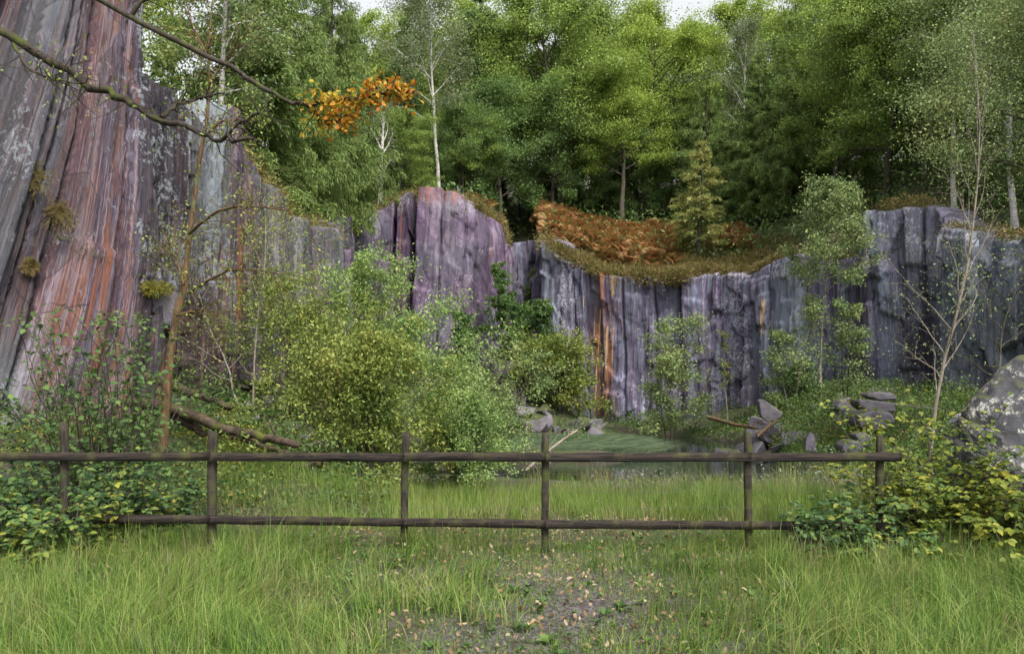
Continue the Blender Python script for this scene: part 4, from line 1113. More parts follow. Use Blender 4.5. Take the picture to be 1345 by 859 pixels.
# right bank
def slab(px, py, Y, pts2, th, label, cat='rock', mat='slate_block', seed=1, rot=0):
    """a slab with this outline (px, py) at distance Y, th thick"""
    c = at(px, py, Y)
    P2 = [at(a, b, Y) - c for a, b in pts2]
    pts = [tuple(p + np.array([0, -th / 2 * .8, 0])) for p in P2] + [tuple(p * .92 + np.array([.05, th / 2, 0.02])) for p in P2]
    me = hull_rock(seed, th, th, th, sub=2, rough=.02, pts=pts, mat=mat)
    o = link('slate_slab', me, None, tuple(c)); tag(o, label, cat); return o
slab(922, 495, 25.5, [(911, 484), (915, 483), (935, 497), (932, 503), (920, 506), (913, 500)], .6, 'pale pointed triangular slab leaning at the foot of the slate wall', seed=3)
slab(962, 524, 20, [(957, 534), (958, 522), (962, 515), (966, 519), (969, 535)], .3, 'small upright pointed stone with mossy edge beyond the fence right of centre', seed=4)
slab(1003, 485, 25, [(985, 492), (990, 484), (1000, 481), (1012, 488), (1012, 494), (990, 496)], .9, 'long flat grey slab lying right of the triangular one', seed=6)
slab(1022, 500, 21, [(1004, 507), (1006, 497), (1020, 493), (1036, 496), (1040, 506), (1024, 512), (1008, 512)], 1.2, 'large lichen spotted block low in the pile beside the right end of the fence', seed=7)
slab(1024, 486, 22, [(1006, 490), (1004, 483), (1014, 484), (1024, 492), (1040, 488), (1042, 496), (1016, 497)], 1.0, 'broken block on top of the large lichened block by the right end of the fence', seed=8)
slab(1030, 479, 23.5, [(1014, 480), (1020, 476), (1040, 477), (1044, 484), (1026, 485)], .9, 'thin dark slab roofing the pile under the pale topped buttress', seed=9)
slab(1000, 527, 18.5, [(990, 530), (997, 523), (1009, 524), (1012, 531), (1006, 536), (992, 536)], .7, 'low rounded grey stone just beyond the rail near the right end', seed=10)
slab(1012, 520, 19, [(1003, 518), (1012, 515), (1022, 519), (1024, 528), (1010, 530)], .6, 'square mossy block in front of the lichened block pile', seed=11)
for i in range(26):
    Y = rr.uniform(21, 29); px = rr.uniform(870, 1035)
    rock(px, 0, Y, rr.uniform(.6, 1.7), 'slate block among the low plants at the foot of the slate wall', 'slate blocks along the foot of the slate wall')
for i in range(14):
    rock(rr.uniform(880, 925), 0, rr.uniform(23, 27), rr.uniform(.7, 1.7), 'slate block among the low plants at the foot of the slate wall', 'slate blocks along the foot of the slate wall')
# left bank
rock(318, 0, 9.6, .55, 'white lichened stone half hidden behind the upper rail on the left', kind=2, name='stone', sc=(1, .8, 1))
_p = on_face(333, 398, .05)
_o = link('stone', hull_rock(77, .55, .5, .85, npt=40, rough=.03), None, tuple(_p)); tag(_o, 'round pale stone lodged on the ledge behind the orange stem', 'rock')
for i in range(22):
    rock(rr.uniform(300, 480), 0, rr.uniform(14.5, 18), rr.uniform(.3, .8), 'mossy slate block on the bank below the left cliff', 'slate blocks on the left bank')
rock(945, 0, 6.45, .22, 'small pale flat stone in the grass in front of the fence', kind=2, name='stone')

# the large boulder at the right
def boulder():
    S = [(1096, 630), (1099, 560), (1103, 508), (1112, 494), (1128, 482), (1150, 461), (1178, 438), (1212, 424), (1250, 430), (1290, 466), (1312, 520), (1325, 630)]
    c = at(1200, 630, 9.6)
    pts = []
    for i, (a, b) in enumerate(S):
        p = at(a, b, 9.2) - c
        pts.append(tuple(p))
        q = at(a + (8 if i < 5 else -10), b - 6, 10.6) - c; q = q * np.array([.86, 1, .88]); pts.append(tuple(q))
        pts.append(tuple(p * np.array([.90, 1, .72]) + np.array([.12, -.55, -.05])))
    me = hull_rock(9, 2.4, 2, 2.2, sub=10, rough=.065, pts=pts, mat='boulder')
    o = link('boulder', me, None, tuple(c)); tag(o, 'huge lichen blotched grey boulder with mossy ridge at the right end of the fence', 'boulder')
boulder()

# ------------------------------------------------------------------ fallen trunks
def log(pts, r, label, k=9, mat='bark_log', stubs=3, seed=0):
    rng = np.random.default_rng(seed + 50)
    P3 = np.array([at(a, b, Y) for a, b, Y in pts]); c = P3[0].copy(); P3 = P3 - c
    t = np.linspace(0, len(P3) - 1, len(P3) * 5); q = np.stack([np.interp(t, np.arange(len(P3)), P3[:, i]) for i in range(3)], -1)
    q[1:-1] += rng.normal(size=(len(q) - 2, 3)) * r * .12
    B = Buf(); rad = np.linspace(r, r * .55, len(q)); rad[0] *= .5; rad[-1] *= .3
    B.tube(q, rad, k, seed + 2, .2)
    for i in range(stubs):
        p, tg = at_t(q, rng.uniform(.3, .95))
        B.tube(curve(p, rng.normal(size=3) + np.array([0, -.3, .5]), rng.uniform(.25, .8), 6, rng, .2), np.linspace(r * .25, r * .06, 6), 4)
    o = link('fallen_trunk', B.mesh('fallen_trunk', M[mat]), None, tuple(c)); tag(o, label, 'log')
log([(309, 461, 14.4), (330, 466, 14), (355, 476, 13.6), (380, 484, 13.2), (400, 492, 12.8)], .095, 'upper mossy fallen trunk lying against the foot of the left cliff', seed=1)
log([(296, 487, 12.3), (330, 490, 12), (352, 505, 11.8), (366, 513, 11.6), (372, 520, 11.5)], .085, 'short dark fallen trunk crossing behind the orange stem', seed=2)
log([(336, 492, 11.9), (360, 500, 11.6), (390, 511, 11.2), (430, 521, 10.9), (466, 529, 10.6)], .088, 'long brown fallen trunk sloping down to the fence behind the mossy post', seed=3)
log([(385, 515, 11.9), (410, 522, 11.6), (432, 530, 11.3), (460, 538, 11)], .055, 'thinner broken trunk under the long brown one', seed=4)
log([(294, 499, 12.9), (330, 498, 12.8), (375, 499, 12.5)], .05, 'yellow mossed thin trunk behind the short dark one', seed=5)
log([(424, 563, 11.6), (450, 556, 11.4), (475, 549, 11.3), (488, 546, 11.2)], .09, 'short rotten trunk in the grass between the rails', seed=6)
log([(686, 553, 14.6), (705, 536, 14.8), (722, 523, 15), (737, 513, 15.2)], .028, 'thin forked dead branch sticking up behind the middle post', seed=7, stubs=6, mat='bark_pale')
log([(862, 500, 25), (890, 508, 24), (915, 512, 23)], .07, 'bare pale trunk fallen among the slate blocks at the pond end', seed=8, mat='bark_orange')
log([(912, 520, 21), (921, 511, 21.3), (932, 503, 21.6)], .045, 'bright orange broken branch propped behind the right hand post', seed=9, mat='bark_orange')

# ------------------------------------------------------------------ ferns, brambles, saplings
def frond(L, seed, n=17, wdt=.26):
    """one arching frond with paired leaflets: verts, faces"""
    t = np.linspace(0.12, 1, n)
    x = L * t * .85; z = L * (.75 * t - .62 * t * t)
    pos, ax = [], []
    for i in range(n):
        for sg in (-1, 1):
            pos.append((x[i], 0, z[i])); ax.append((.45, sg, -.15))
    ln = np.repeat(L * wdt * np.sin(PI * (t * .82 + .16)) ** .8, 2)
    return leaves(np.array(pos, float), np.array(ax, float), np.tile([[0.1, 0, 1.0]], (2 * n, 1)), ln, L * .075 * np.ones(2 * n) * 1.6, LEAF4)

def rosette(seed, L, nf=9, n=17):
    rng = np.random.default_rng(seed); Vs, Fs, k = [], [], 0
    for i in range(nf):
        V, Fc = frond(L * rng.uniform(.7, 1.1), seed + i, n)
        a = i / nf * 2 * PI + rng.normal() * .25; e = rng.normal() * .2 + .15
        V = np.stack([V[:, 0] * math.cos(e) - V[:, 2] * math.sin(e) * .6, V[:, 1], V[:, 2] * math.cos(e) + V[:, 0] * math.sin(e)], -1)
        V = np.stack([V[:, 0] * math.cos(a) - V[:, 1] * math.sin(a), V[:, 0] * math.sin(a) + V[:, 1] * math.cos(a), V[:, 2]], -1)
        Vs.append(V); Fs.append(Fc + k); k += len(V)
    return np.concatenate(Vs), np.concatenate(Fs)

fernM = [make_mesh('fern', *rosette(500 + i, .62, 10), False, M['fern']) for i in range(3)]
fr = np.random.default_rng(7)
for px, Y, s_ in [(375, 14.5, 1.0), (395, 14.0, 1.1), (415, 15, 1.0), (432, 16.5, 1.1), (350, 13.6, .8), (408, 12.6, .8), (318, 13, .8), (440, 14, .9), (360, 15.5, 1), (398, 17, 1.2), (425, 19, 1.2),
                  (180, 10.2, .85)]:
    x = (px - CX) / F * Y
    o = link('fern', fernM[fr.integers(0, 3)], None, (x, Y, zat(x, Y) + .02), fr.random() * 6, (s_, s_, s_))
    tag(o, 'green fern on the bank below the left cliff', 'fern', 'ferns on the left bank')
for px, Y, s_ in [(1003, 8.9, .9), (1045, 8.6, .7), (1062, 9.4, .9), (985, 9.6, .7)]:
    x = (px - CX) / F * Y
    tag(link('fern', fernM[fr.integers(0, 3)], None, (x, Y, zat(x, Y) + .1), fr.random() * 6, (s_, s_, s_)), 'pale green fern behind the right end of the fence', 'fern', 'ferns by the right end of the fence')

def bramble(name, seed, c, sx, sy, sz, n_cane, leafmat_, label, ls=.075, per=26, cat='bramble', tri=True, bark='bark', upright=.5, nleaf_extra=0):
    """arching canes carrying leaves in threes"""
    rng = np.random.default_rng(seed)
    e = bpy.data.objects.new(name, None); C.objects.link(e); e.location = c
    tag(e, label, cat)
    B = Buf(); pos, ax, nr, sz_ = [], [], [], []
    for i in range(n_cane):
        p0 = np.array([rng.uniform(-.5, .5) * sx * .8, rng.uniform(-.5, .5) * sy * .8, -.05])
        a = rng.random() * 2 * PI
        L = sz * rng.uniform(.7, 1.5)
        cane = curve(p0, (math.cos(a) * .6 + p0[0] / sx, math.sin(a) * .6 + p0[1] / sy, upright * 2 + .4), L, 10, rng, .12, -.11)
        cane[:, 2] = np.clip(cane[:, 2], .02, sz * 1.05)
        cane[:, 0] = np.clip(cane[:, 0], -.56 * sx, .56 * sx)
        B.tube(cane, np.linspace(.007, .003, 10), 4)
        for j in range(per):
            p, tg = at_t(cane, rng.uniform(.08, .99))
            od = rnd_dirs(rng, 1, .4)[0]; q = p + od * rng.uniform(.02, .12)
            s_ = ls * rng.uniform(.6, 1.25)
            hd = np.array([od[0], od[1], -.25 + rng.normal() * .2]); hd /= np.linalg.norm(hd)
            side = np.cross(hd, (0, 0, 1.0)); nn = np.array([0, 0, 1.0]) + rng.normal(size=3) * .35 - np.array([0, .25, 0])
            for f_ in ((0, 1.0), (1.15, .8), (-1.15, .8)) if tri else ((0, 1.0),):
                d_ = hd * math.cos(f_[0]) + side * math.sin(f_[0])
                pos.append(q); ax.append(d_); nr.append(nn); sz_.append(s_ * f_[1])
    s_ = np.array(sz_)
    link('canes', B.mesh('canes', M[bark]), e)
    V, Fc = leaves(np.array(pos), np.array(ax), np.array(nr), s_, s_ * 1.15, LEAF6)
    link('leaves', make_mesh('leaves', V, Fc, True, M[leafmat_]), e)
    return e

def gl(px, Y): x = (px - CX) / F * Y; return (x, Y, float(ground_z(x, Y)))
bramble('bramble_bush', 601, gl(230, 8.6), 1.9, 1.4, .95, 95, 'bramble', 'dark bramble thicket wrapping the left end of the rails')
bramble('bramble_bush', 602, gl(300, 8.9), 1.0, .9, .75, 40, 'bramble', 'lower bramble clump in front of the white stone, left of the mossy post')
bramble('bramble_bush', 603, gl(190, 7.6), 1.3, .7, .6, 46, 'bramble', 'low bramble sprawl in front of the lower rail at far left')
bramble('hazel_bush', 604, gl(262, 9.9), 1.1, .8, 2.2, 110, 'hazel', 'leafy upright hazel sapling above the left end of the fence before the red cliff', ls=.075, per=26, cat='sapling', tri=False, upright=1.5)
bramble('bramble_bush', 606, gl(1010, 7.75), .9, .6, .55, 42, 'bramble', 'grey green bramble clump hiding the right end of the lower rail', ls=.07)
bramble('bramble_bush', 607, gl(1070, 8.5), 1.0, .9, 1.2, 80, 'bramble_yellow', 'yellowing bramble clump between the last post and the boulder', ls=.075)
bramble('bramble_bush', 608, gl(1150, 8.1), 1.1, .6, .75, 52, 'bramble_yellow', 'yellow tipped bramble growing up the front of the boulder')
bramble('bramble_bush', 609, gl(1260, 8.0), 1.4, .7, .85, 60, 'bramble', 'dark bramble mound in front of the right side of the boulder')
bramble('sapling', 610, gl(1052, 10.2), .7, .7, 1.75, 20, 'bramble_yellow', 'lime green leafy sapling standing behind the last fence post', ls=.085, per=16, cat='sapling', tri=False, upright=1.3)

# plants rooted on the ledges of the left wall
for px, py, s_, mt, lb in [(232, 300, .30, 'heather', 'round brown heather tuft growing from the left cliff'), (206, 265, .36, 'heather', 'sparse heather hanging from the pale lichened ledge of the left cliff'),
                           (322, 376, .36, 'moss_fern', 'yellow green moss cushion beside the round pale stone'), (203, 352, .13, 'heather', 'small dark tuft low on the left cliff')]:
    rng = np.random.default_rng(int(px)); n_ = {'heather': 2600, 'moss_fern': 1500, 'hazel': 320}[mt]
    if mt == 'heather':
        root = rnd_dirs(rng, 160) * np.array([1, .6, 1]) + [0, -.2, -.1]; k = rng.integers(0, 160, n_); t_ = rng.random(n_)[:, None] ** .6
        d = root[k] * t_ * s_ * rng.uniform(.5, 1.3, 160)[k][:, None]; d[:, 2] -= .35 * s_ * t_[:, 0] ** 2
        V, Fc = leaves(d, root[k] + rnd_dirs(rng, n_) * .5, rnd_dirs(rng, n_), .07, .010, LEAF4)
    elif mt == 'hazel':
        d = rng.normal(size=(n_, 3)) * s_ * np.array([.6, .3, .35]); V, Fc = leaves(d, rnd_dirs(rng, n_, -.3), rnd_dirs(rng, n_, 1), .05, .035, LEAF4)
    else:
        d = rnd_dirs(rng, n_) * (rng.random(n_) ** .5)[:, None] * s_ * np.array([1.1, .6, .45]); V, Fc = leaves(d, d + rnd_dirs(rng, n_) * .1, rnd_dirs(rng, n_), .05, .03, LEAF4)
    o = link('heather_tuft' if mt == 'heather' else 'wall_plant', make_mesh('tuft', V, Fc, False, M[mt]), None, tuple(on_face(px, py, .12))); tag(o, lb, 'plant')

for px, py, sd_, lb in [(236, 330, 621, 'small green sprig under the round brown tuft on the left cliff'), (262, 345, 622, 'small green sprig on the orange streaks of the left cliff')]:
    bramble('wall_plant', sd_, tuple(on_face(px, py, .06)), .3, .2, .3, 9, 'hazel', lb, ls=.035, per=9, cat='plant', tri=False, upright=.8)

# ------------------------------------------------------------------ ground cover
def scatter_cover(name, mat, pts, spread, ls, lw, up=1.0, tmpl=LEAF4, axup=.3, seed=1, **k):
    rng = np.random.default_rng(seed); n = len(pts)
    V, Fc = leaves(pts, rnd_dirs(rng, n, axup), rnd_dirs(rng, n, up), ls * rng.uniform(.6, 1.4, n), lw * rng.uniform(.7, 1.3, n), tmpl)
    o = link(name, make_mesh(name, V, Fc, False, M[mat])); o['kind'] = 'stuff'; return o

def hill_pts(rng, n, px0, px1, d0, d1, hmax, dens=None):
    """points over the hillside strip behind the lip"""
    P_ = []
    px = rng.uniform(px0, px1, n); d = rng.uniform(d0, d1, n)
    yl = np.interp(px, LIP[:, 0], LIP[:, 1])
    for a, b, c in zip(px, d, yl):
        Y = c + b; x = (a - CX) / F * c * 1.0 + (a - CX) / F * b * .9
        h = HILL.ray_cast(Vector((x, Y, 200)), Vector((0, 0, -1)))
        if h[0] is not None: P_.append((x, Y, h[0].z + rng.random() ** 1.5 * hmax))
    return np.array(P_)

rg = np.random.default_rng(70)
# woodland undergrowth
pts = np.concatenate([hill_pts(rg, 60000, -100, 1420, 4.0, 34, 1.5)])
scatter_cover('undergrowth', 'under', pts, 1, .26, .20, seed=71)
# rusty bracken on the shelf
def bracken():
    rng = np.random.default_rng(72); Vs, Fs, k = [], [], 0
    T = []
    for i in range(5):
        v_, f_, kk = [], [], 0
        for q in range(9):
            V, Fc = frond(.8 * rng.uniform(.7, 1.15), 1, 9, .34)
            ro, pi_, a = rng.normal() * .8, rng.uniform(-.9, .2), rng.random() * 6.28
            y_, z_ = V[:, 1] * math.cos(ro) - V[:, 2] * math.sin(ro), V[:, 1] * math.sin(ro) + V[:, 2] * math.cos(ro)
            x_ = V[:, 0]; x2, z2 = x_ * math.cos(pi_) + z_ * math.sin(pi_), -x_ * math.sin(pi_) + z_ * math.cos(pi_)
            V = np.stack([x2 * math.cos(a) - y_ * math.sin(a), x2 * math.sin(a) + y_ * math.cos(a), z2], -1)
            v_.append(V); f_.append(Fc + kk); kk += len(V)
        T.append((np.concatenate(v_), np.concatenate(f_)))
    spots = []
    for _ in range(1900):
        px = rng.uniform(702, 838); d = rng.uniform(4.0, 10.8)
        if px > 800 and rng.random() < (px - 800) / 45: continue
        if d < 4.6 + 1.6 * math.sin(px * .21) * math.sin(px * .083 + 1) or rng.random() < .25: continue
        spots.append((px, d))
    for _ in range(60): spots.append((rng.uniform(872, 905), rng.uniform(7, 10)))
    for _ in range(8): spots.append((rng.uniform(630, 660), rng.uniform(3, 5)))
    for px, d in spots:
        c = np.interp(px, LIP[:, 0], LIP[:, 1]); Y = c + d; x = (px - CX) / F * (c + d * .9)
        h = HILL.ray_cast(Vector((x, Y, 200)), Vector((0, 0, -1)))
        if h[0] is None: continue
        V, Fc = T[rng.integers(0, 4)]; a = rng.random() * 6.28; s_ = rng.uniform(.7, 1.35)
        V = np.stack([V[:, 0] * math.cos(a) - V[:, 1] * math.sin(a), V[:, 0] * math.sin(a) + V[:, 1] * math.cos(a), V[:, 2]], -1) * s_
        Vs.append(V + [x, Y, h[0].z + rng.uniform(.1, .7)]); Fs.append(Fc + k); k += len(V)
    o = link('bracken', make_mesh('bracken', np.concatenate(Vs), np.concatenate(Fs), False, M['bracken'])); o['kind'] = 'stuff'; o['label'] = 'rust coloured bracken on the shelf above the slate wall'
bracken()
# heather curling over the lip
def heather():
    rng = np.random.default_rng(73); P_ = []
    for (a, b, dn) in ((704, 905, 2100), (905, 1000, 170), (1025, 1100, 60), (1100, 1380, 260), (505, 575, 170), (575, 630, 30), (630, 668, 110), (400, 500, 120), (-60, 300, 220), (845, 950, 420)):
        for _ in range(dn):
            px = rng.uniform(a, b); d = rng.uniform(-.15, 2.8) if b != 950 else rng.uniform(.8, 8)
            if a == 704: d = rng.uniform(-.5, 4.6)
            if 845 < px < 905 and d < .7: continue
            c = np.interp(px, LIP[:, 0], LIP[:, 1]); lt = np.interp(px, LIP[:, 0], LT)
            Y = c + d; x = (px - CX) / F * (c + d * .9)
            if d > 1.5:
                h = HILL.ray_cast(Vector((x, Y, 200)), Vector((0, 0, -1)))
                z = h[0].z if h[0] is not None else lt
                z = max(z, lt - .1)
            else: z = lt + .12 + .15 * min(d, 0) * 2
            s_ = rng.uniform(.16, .42)
            if a == 704 or b == 950 or (a == 905 and px < 950):
                z += .75 * max(0, float(vnoise(np.array([x * .8]), np.array([Y * .8]), seed=140)[0]) - .30) * (1 if d > .2 else .4)
            if a == 704: s_ *= 1.7
            n_ = 46
            v = rnd_dirs(rng, n_, .35) * (rng.random(n_) ** .4)[:, None] * s_
            P_.append(np.concatenate([v * [1.1, 1, .8] + [x, Y, z], v], 1))
    P_ = np.concatenate(P_)
    V, Fc = leaves(P_[:, :3], P_[:, 3:] + rnd_dirs(rng, len(P_)) * .05, rnd_dirs(rng, len(P_)), .17 * rng.uniform(.6, 1.3, len(P_)), .06)
    o = link('heather', make_mesh('heather', V, Fc, False, M['heather'])); o['kind'] = 'stuff'; o['label'] = 'olive and brown heather hanging over the cliff lips'
heather()

# low plants on the banks inside the quarry
def bank_cover(n, x0, x1, y0, y1, name, mat, ls, lw, hmax, seed, cond=None, up=.9, axup=.3, thin=.35):
    rng = np.random.default_rng(seed)
    x = rng.uniform(x0, x1, n); y = rng.uniform(y0, y1, n)
    dn = fbm(x * .8, y * .8, seed=seed + 3, o=3)
    keep = dn > thin
    if cond is not None: keep &= cond(x, y)
    x, y, dn = x[keep], y[keep], dn[keep]
    z = ground_z(x, y) + rng.random(len(x)) ** 1.3 * hmax * sst(thin, .75, dn) * 2
    return scatter_cover(name, mat, np.stack([x, y, z], -1), 1, ls, lw, up=up, axup=axup, seed=seed)
notpond = lambda x, y: ground_z(x, y) > -.33
bank_cover(60000, -10.5, -1.2, 9.6, 24, 'ground_plants', 'under', .065, .05, .42, 81, lambda x, y: (x < -1.4 - .12 * (y - 9)) & notpond(x, y))
bank_cover(14000, -8, -3, 10, 16, 'moss_plants', 'moss_fern', .06, .045, .25, 82, lambda x, y: notpond(x, y), thin=.55)
bank_cover(80000, 4, 17, 17, 34, 'low_plants', 'under', .10, .07, .42, 83, notpond, thin=.22)
bank_cover(20000, -5, 8, 26, 42, 'scree_plants', 'under', .13, .08, .4, 84, lambda x, y: notpond(x, y) & ~((x < 1.8) & (x > -3) & (y > 31)), thin=.5)
bank_cover(9000, 5, 14, 17, 27, 'rusty_plants', 'bracken', .08, .05, .35, 86, notpond, thin=.55)
bank_cover(3600, 1.5, 7.5, 14.2, 18.5, 'pond_plants', 'lily', .055, .055, .30, 85, None, thin=.3)

# ------------------------------------------------------------------ grass
def blades(name, mat, x, y, h, wd, seed, lean=.35, seg=3, label=None, az=None):
    """tapering bent blades: 2*seg+1 vertices each"""
    rng = np.random.default_rng(seed); n = len(x)
    z = ground_z(x, y)
    a = rng.random(n) * 2 * PI if az is None else az + rng.normal(size=n) * .9; l_ = np.abs(rng.normal(size=n)) * lean
    dx, dy = np.cos(a) * l_, np.sin(a) * l_
    b = a + PI / 2 + rng.normal(size=n) * .6
    sx, sy = np.cos(b) * wd / 2, np.sin(b) * wd / 2
    Vs = []
    for i in range(seg + 1):
        t = i / seg
        cx_, cy_, cz_ = x + dx * h * t * t * 1.2, y + dy * h * t * t * 1.2, z + h * (t - .28 * t * t * np.clip(l_ * 2, 0, 1.6)) - .01
        k = (1 - t ** 1.6)
        if i < seg:
            Vs.append(np.stack([cx_ - sx * k, cy_ - sy * k, cz_], -1)); Vs.append(np.stack([cx_ + sx * k, cy_ + sy * k, cz_], -1))
        else: Vs.append(np.stack([cx_, cy_, cz_], -1))
    V = np.stack(Vs, 1); k = 2 * seg + 1
    q = [[2 * i, 2 * i + 1, 2 * i + 3, 2 * i + 2] for i in range(seg - 1)]
    base = np.arange(n)[:, None, None] * k
    Fq = (base + np.array(q)[None]).reshape(-1, 4); Ft = (base + np.array([[2 * seg - 2, 2 * seg - 1, 2 * seg]])[None]).reshape(-1, 3)
    o = link(name, make_mesh(name, V.reshape(-1, 3), [Fq, Ft], False, M[mat])); o['kind'] = 'stuff'
    if label: o['label'] = label
    return o

def spread_pts(rng, n, y0, y1, margin=1.06, power=1.0):
    """uniform over the ground between two distances, a bit wider than the view"""
    y = np.sqrt(rng.uniform(y0 ** 2, y1 ** 2, n)); x = rng.uniform(-1, 1, n) * y * .86 * margin
    return x, y

g = np.random.default_rng(90)
# turf in front of the fence
x, y = spread_pts(g, 150000, 2.6, 9.4)
px = CX + F * x / y
dn = fbm(x * .7, y * .7, seed=91, o=3)
side = sst(560, 380, px) if False else (1 - sst(380, 600, px)) * .35 + sst(860, 1000, px) * .30
tall = np.clip(dn * 1.5 - .45 + side, .05, 1)
trk = np.exp(-((x - .45) / .95) ** 2) * (y < 7.9) * sst(.42, .60, fbm(x * 1.2, y * 1.2, seed=94, o=3))
keep = g.random(len(x)) < np.clip(.30 + dn * .9 - .25 + side, .12, 1) * (1 - .80 * trk)
x, y, tall = x[keep], y[keep], tall[keep]
blades('turf', 'grass', x, y, (.04 + .15 * tall) * g.uniform(.5, 1.6, len(x)), .0045, 92, .7, 3, 'short turf in front of the fence')
# longer tussocks
def tussocks(n, fx_, fy_, per, h, rad, name, mat, seed, wd=.005, lean=.4, cond=None, label=None):
    r_ = np.random.default_rng(seed)
    cx_, cy_ = fx_(r_, n), None
    cx_, cy_ = cx_
    if cond is not None:
        kp = cond(cx_, cy_, r_); cx_, cy_ = cx_[kp], cy_[kp]
    m_ = len(cx_); hh = h * r_.uniform(.5, 1.3, m_)
    idx = np.repeat(np.arange(m_), per)
    x = cx_[idx] + r_.normal(size=len(idx)) * rad; y = cy_[idx] + r_.normal(size=len(idx)) * rad
    gz = ground_z(x, y)
    az = (r_.random(m_) * 2 * PI)[idx] * .0 + (fbm(cx_ * .5, cy_ * .5, seed=seed + 3) * 14 + r_.normal(size=m_) * .5)[idx]
    kp = gz > -.42
    return blades(name, mat, x[kp], y[kp], (hh[idx] * r_.uniform(.55, 1.15, len(idx)))[kp], wd, seed + 1, lean, 4, label, az[kp])
def near_side(cx_, cy_, r_):
    p = CX + F * cx_ / cy_
    w_ = (.16 + .9 * (1 - sst(400, 560, p)) + .6 * sst(850, 960, p) + .35 * band(p, 620, 60)) * (1 - .95 * np.exp(-((cx_ - .45) / .9) ** 2))
    return r_.random(len(cx_)) < w_ * (.25 + 1.1 * fbm(cx_ * .9, cy_ * .9, seed=95, o=2)) 
tussocks(2000, lambda r_, n: spread_pts(r_, n, 3.0, 8.6), None, 42, .37, .10, 'long_grass', 'grass', 96, .0065, .85, near_side, 'long grass in front of the fence')
tussocks(1300, lambda r_, n: spread_pts(r_, n, 3.2, 9), None, 16, .36, .05, 'dry_grass', 'grass_dry', 97, .0035, .45, near_side, 'straw coloured stalks in the grass')
# lush band behind the fence
tussocks(3600, lambda r_, n: (r_.uniform(-4.4, 5.6, n), r_.uniform(8.6, 15.8, n)), None, 30, .32, .13, 'lush_grass', 'grass_lush', 98, .008, .30,
         lambda a, b, r_: (b < np.where(a > -.6, 12.4, 14.2) + .5 * np.sin(a * 2.3)) & (b > 9.3 + 2.2 * sst(-.5, .8, a) * (1 - sst(2.5, 3.6, a)) * 0.3) & (a > -3.9 - .02 * b) & (r_.random(len(a)) < (.30 + .5 * sst(10, 12, b)) * sst(.30, .55, fbm(a * .9, b * .9, seed=130, o=3)) * 1.3), 'bright tall grass between the fence and the pond')
tussocks(700, lambda r_, n: (r_.uniform(3.2, 11, n), r_.uniform(9, 13.5, n)), None, 26, .26, .10, 'rough_grass', 'grass', 99, .008, .4, None, 'rough grass behind the right half of the fence')
tussocks(300, lambda r_, n: (r_.uniform(4.5, 10, n), r_.uniform(16, 24, n)), None, 34, .30, .12, 'bank_grass', 'grass_lush', 101, .016, .3, None, 'grass on the right bank of the pond')
tussocks(70, lambda r_, n: (r_.uniform(2.3, 4.6, n), r_.uniform(8.8, 12.5, n)), None, 70, .50, .07, 'rushes', 'grass', 111, .005, .35, None, 'dark rush tufts behind the right half of the fence')
tussocks(260, lambda r_, n: (r_.uniform(-4.2, 5.5, n), r_.uniform(8.8, 13.5, n)), None, 12, .42, .12, 'straw', 'grass_dry', 113, .006, .5, None, 'straw coloured stems behind the fence')
tussocks(260, lambda r_, n: (r_.uniform(-.8, 6.5, n), r_.uniform(12.6, 15.9, n)), None, 16, .26, .13, 'pond_edge_grass', 'grass', 151, .008, .5, lambda a, b, r_: r_.random(len(a)) < .25 + .9 * fbm(a, b, seed=152, o=2) * (1.3 - (b - 12.6) / 3.3), 'thin rough grass along the near edge of the pond')
tussocks(110, lambda r_, n: (r_.uniform(.3, 6.5, n), r_.uniform(13.4, 16.4, n)), None, 14, .42, .12, 'dead_stems', 'grass_dry', 155, .007, .6, None, 'dead brown stems along the near edge of the pond')
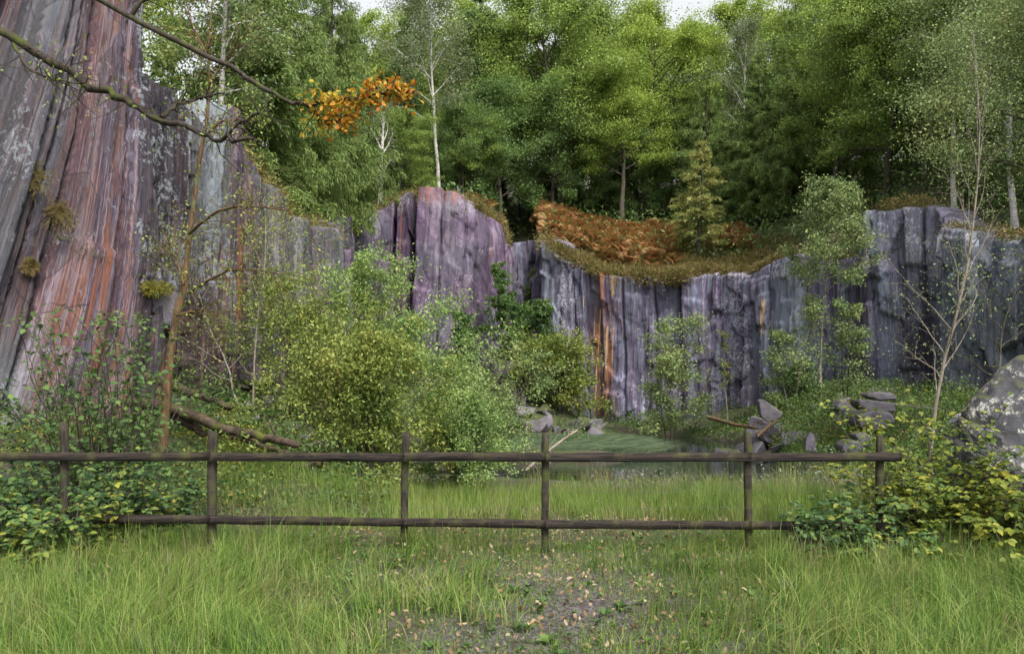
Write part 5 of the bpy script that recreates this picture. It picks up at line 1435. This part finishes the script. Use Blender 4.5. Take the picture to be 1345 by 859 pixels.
# blue green sedge in the pond
def sedge():
    r_ = np.random.default_rng(103); n = 700
    cx_ = r_.uniform(-1.0, 4.2, n); cy_ = r_.uniform(23.5, 30, n)
    kp = (cx_ < 4.6 - .1 * (cy_ - 23)); cx_, cy_ = cx_[kp], cy_[kp]
    idx = np.repeat(np.arange(len(cx_)), 16)
    x = cx_[idx] + r_.normal(size=len(idx)) * .12; y = cy_[idx] + r_.normal(size=len(idx)) * .12
    n = len(x); h = r_.uniform(.35, .8, n); wd = .026
    Vs = []
    lx, ly = .85 + r_.normal(size=n) * .25, r_.normal(size=n) * .35
    for i in range(5):
        t = i / 4
        c = np.stack([x + lx * h * t * t, y + ly * h * t * t, -.40 + h * (t * 1.05 - .50 * t * t)], -1)
        k = (1 - t ** 2) * wd / 2
        Vs.append(c - [k, 0, k * .6]); Vs.append(c + [k + .001, 0, k * .6 + .001])
    V = np.stack(Vs, 1); q = np.array([[2 * i, 2 * i + 1, 2 * i + 3, 2 * i + 2] for i in range(4)])
    Fq = (np.arange(n)[:, None, None] * 10 + q[None]).reshape(-1, 4)
    o = link('sedge', make_mesh('sedge', V.reshape(-1, 3), Fq, False, M['sedge'])); o['kind'] = 'stuff'; o['label'] = 'bent blue green sedge at the far side of the pond'
sedge()

# broad weeds
def weeds():
    r_ = np.random.default_rng(120); x, y = spread_pts(r_, 520, 3.4, 9.2)
    k_ = fbm(x * .8, y * .8, seed=121) > .44; x, y = x[k_], y[k_]
    idx = np.repeat(np.arange(len(x)), 9); n = len(idx); a = r_.random(n) * 2 * PI
    ax = np.stack([np.cos(a), np.sin(a), r_.uniform(.15, 1.1, n)], -1)
    L = (.035 + .045 * r_.random(len(x)))[idx] * r_.uniform(.7, 1.2, n)
    V, Fc = leaves(np.stack([x[idx], y[idx], ground_z(x, y)[idx] + .02], -1), ax, np.tile([[0, 0, 1.0]], (n, 1)) + r_.normal(size=(n, 3)) * .2, L, L * .8, LEAF6)
    o = link('broad_weeds', make_mesh('broad_weeds', V, Fc, True, M['hazel'])); o['kind'] = 'stuff'
weeds()
# small broad leaves in the turf, then fallen leaves
x, y = spread_pts(g, 26000, 2.6, 9.5)
k_ = fbm(x * 1.3, y * 1.3, seed=105, o=3) > .46; x, y = x[k_], y[k_]
scatter_cover('clover', 'grass_lush', np.stack([x, y, ground_z(x, y) + .012 + g.random(len(x)) * .035], -1), 1, .022, .022, up=2.2, axup=0, seed=106)
x, y = spread_pts(g, 14000, 2.6, 12)
px = CX + F * x / y
k_ = g.random(len(x)) < .25 + .75 * band(px, 700, 190); x, y = x[k_], y[k_]
scatter_cover('fallen_leaves', 'litter', np.stack([x, y, ground_z(x, y) + .012 + g.random(len(x)) * .06], -1), 1, .042, .036, up=1.2, axup=0, tmpl=LEAF6, seed=107)
x, y = spread_pts(g, 16000, 2.6, 8.5)
px = CX + F * x / y
k_ = g.random(len(x)) < 1.0 * np.exp(-((x - .45) / .9) ** 2) * (.3 + (fbm(x, y, seed=109) > .5)); x, y = x[k_], y[k_]
scatter_cover('slate_chips', 'litter', np.stack([x, y, ground_z(x, y) + .004 + g.random(len(x)) * .006], -1), 1, .03, .035, up=5, axup=0, seed=108).data.materials[0] = M['slate_block']
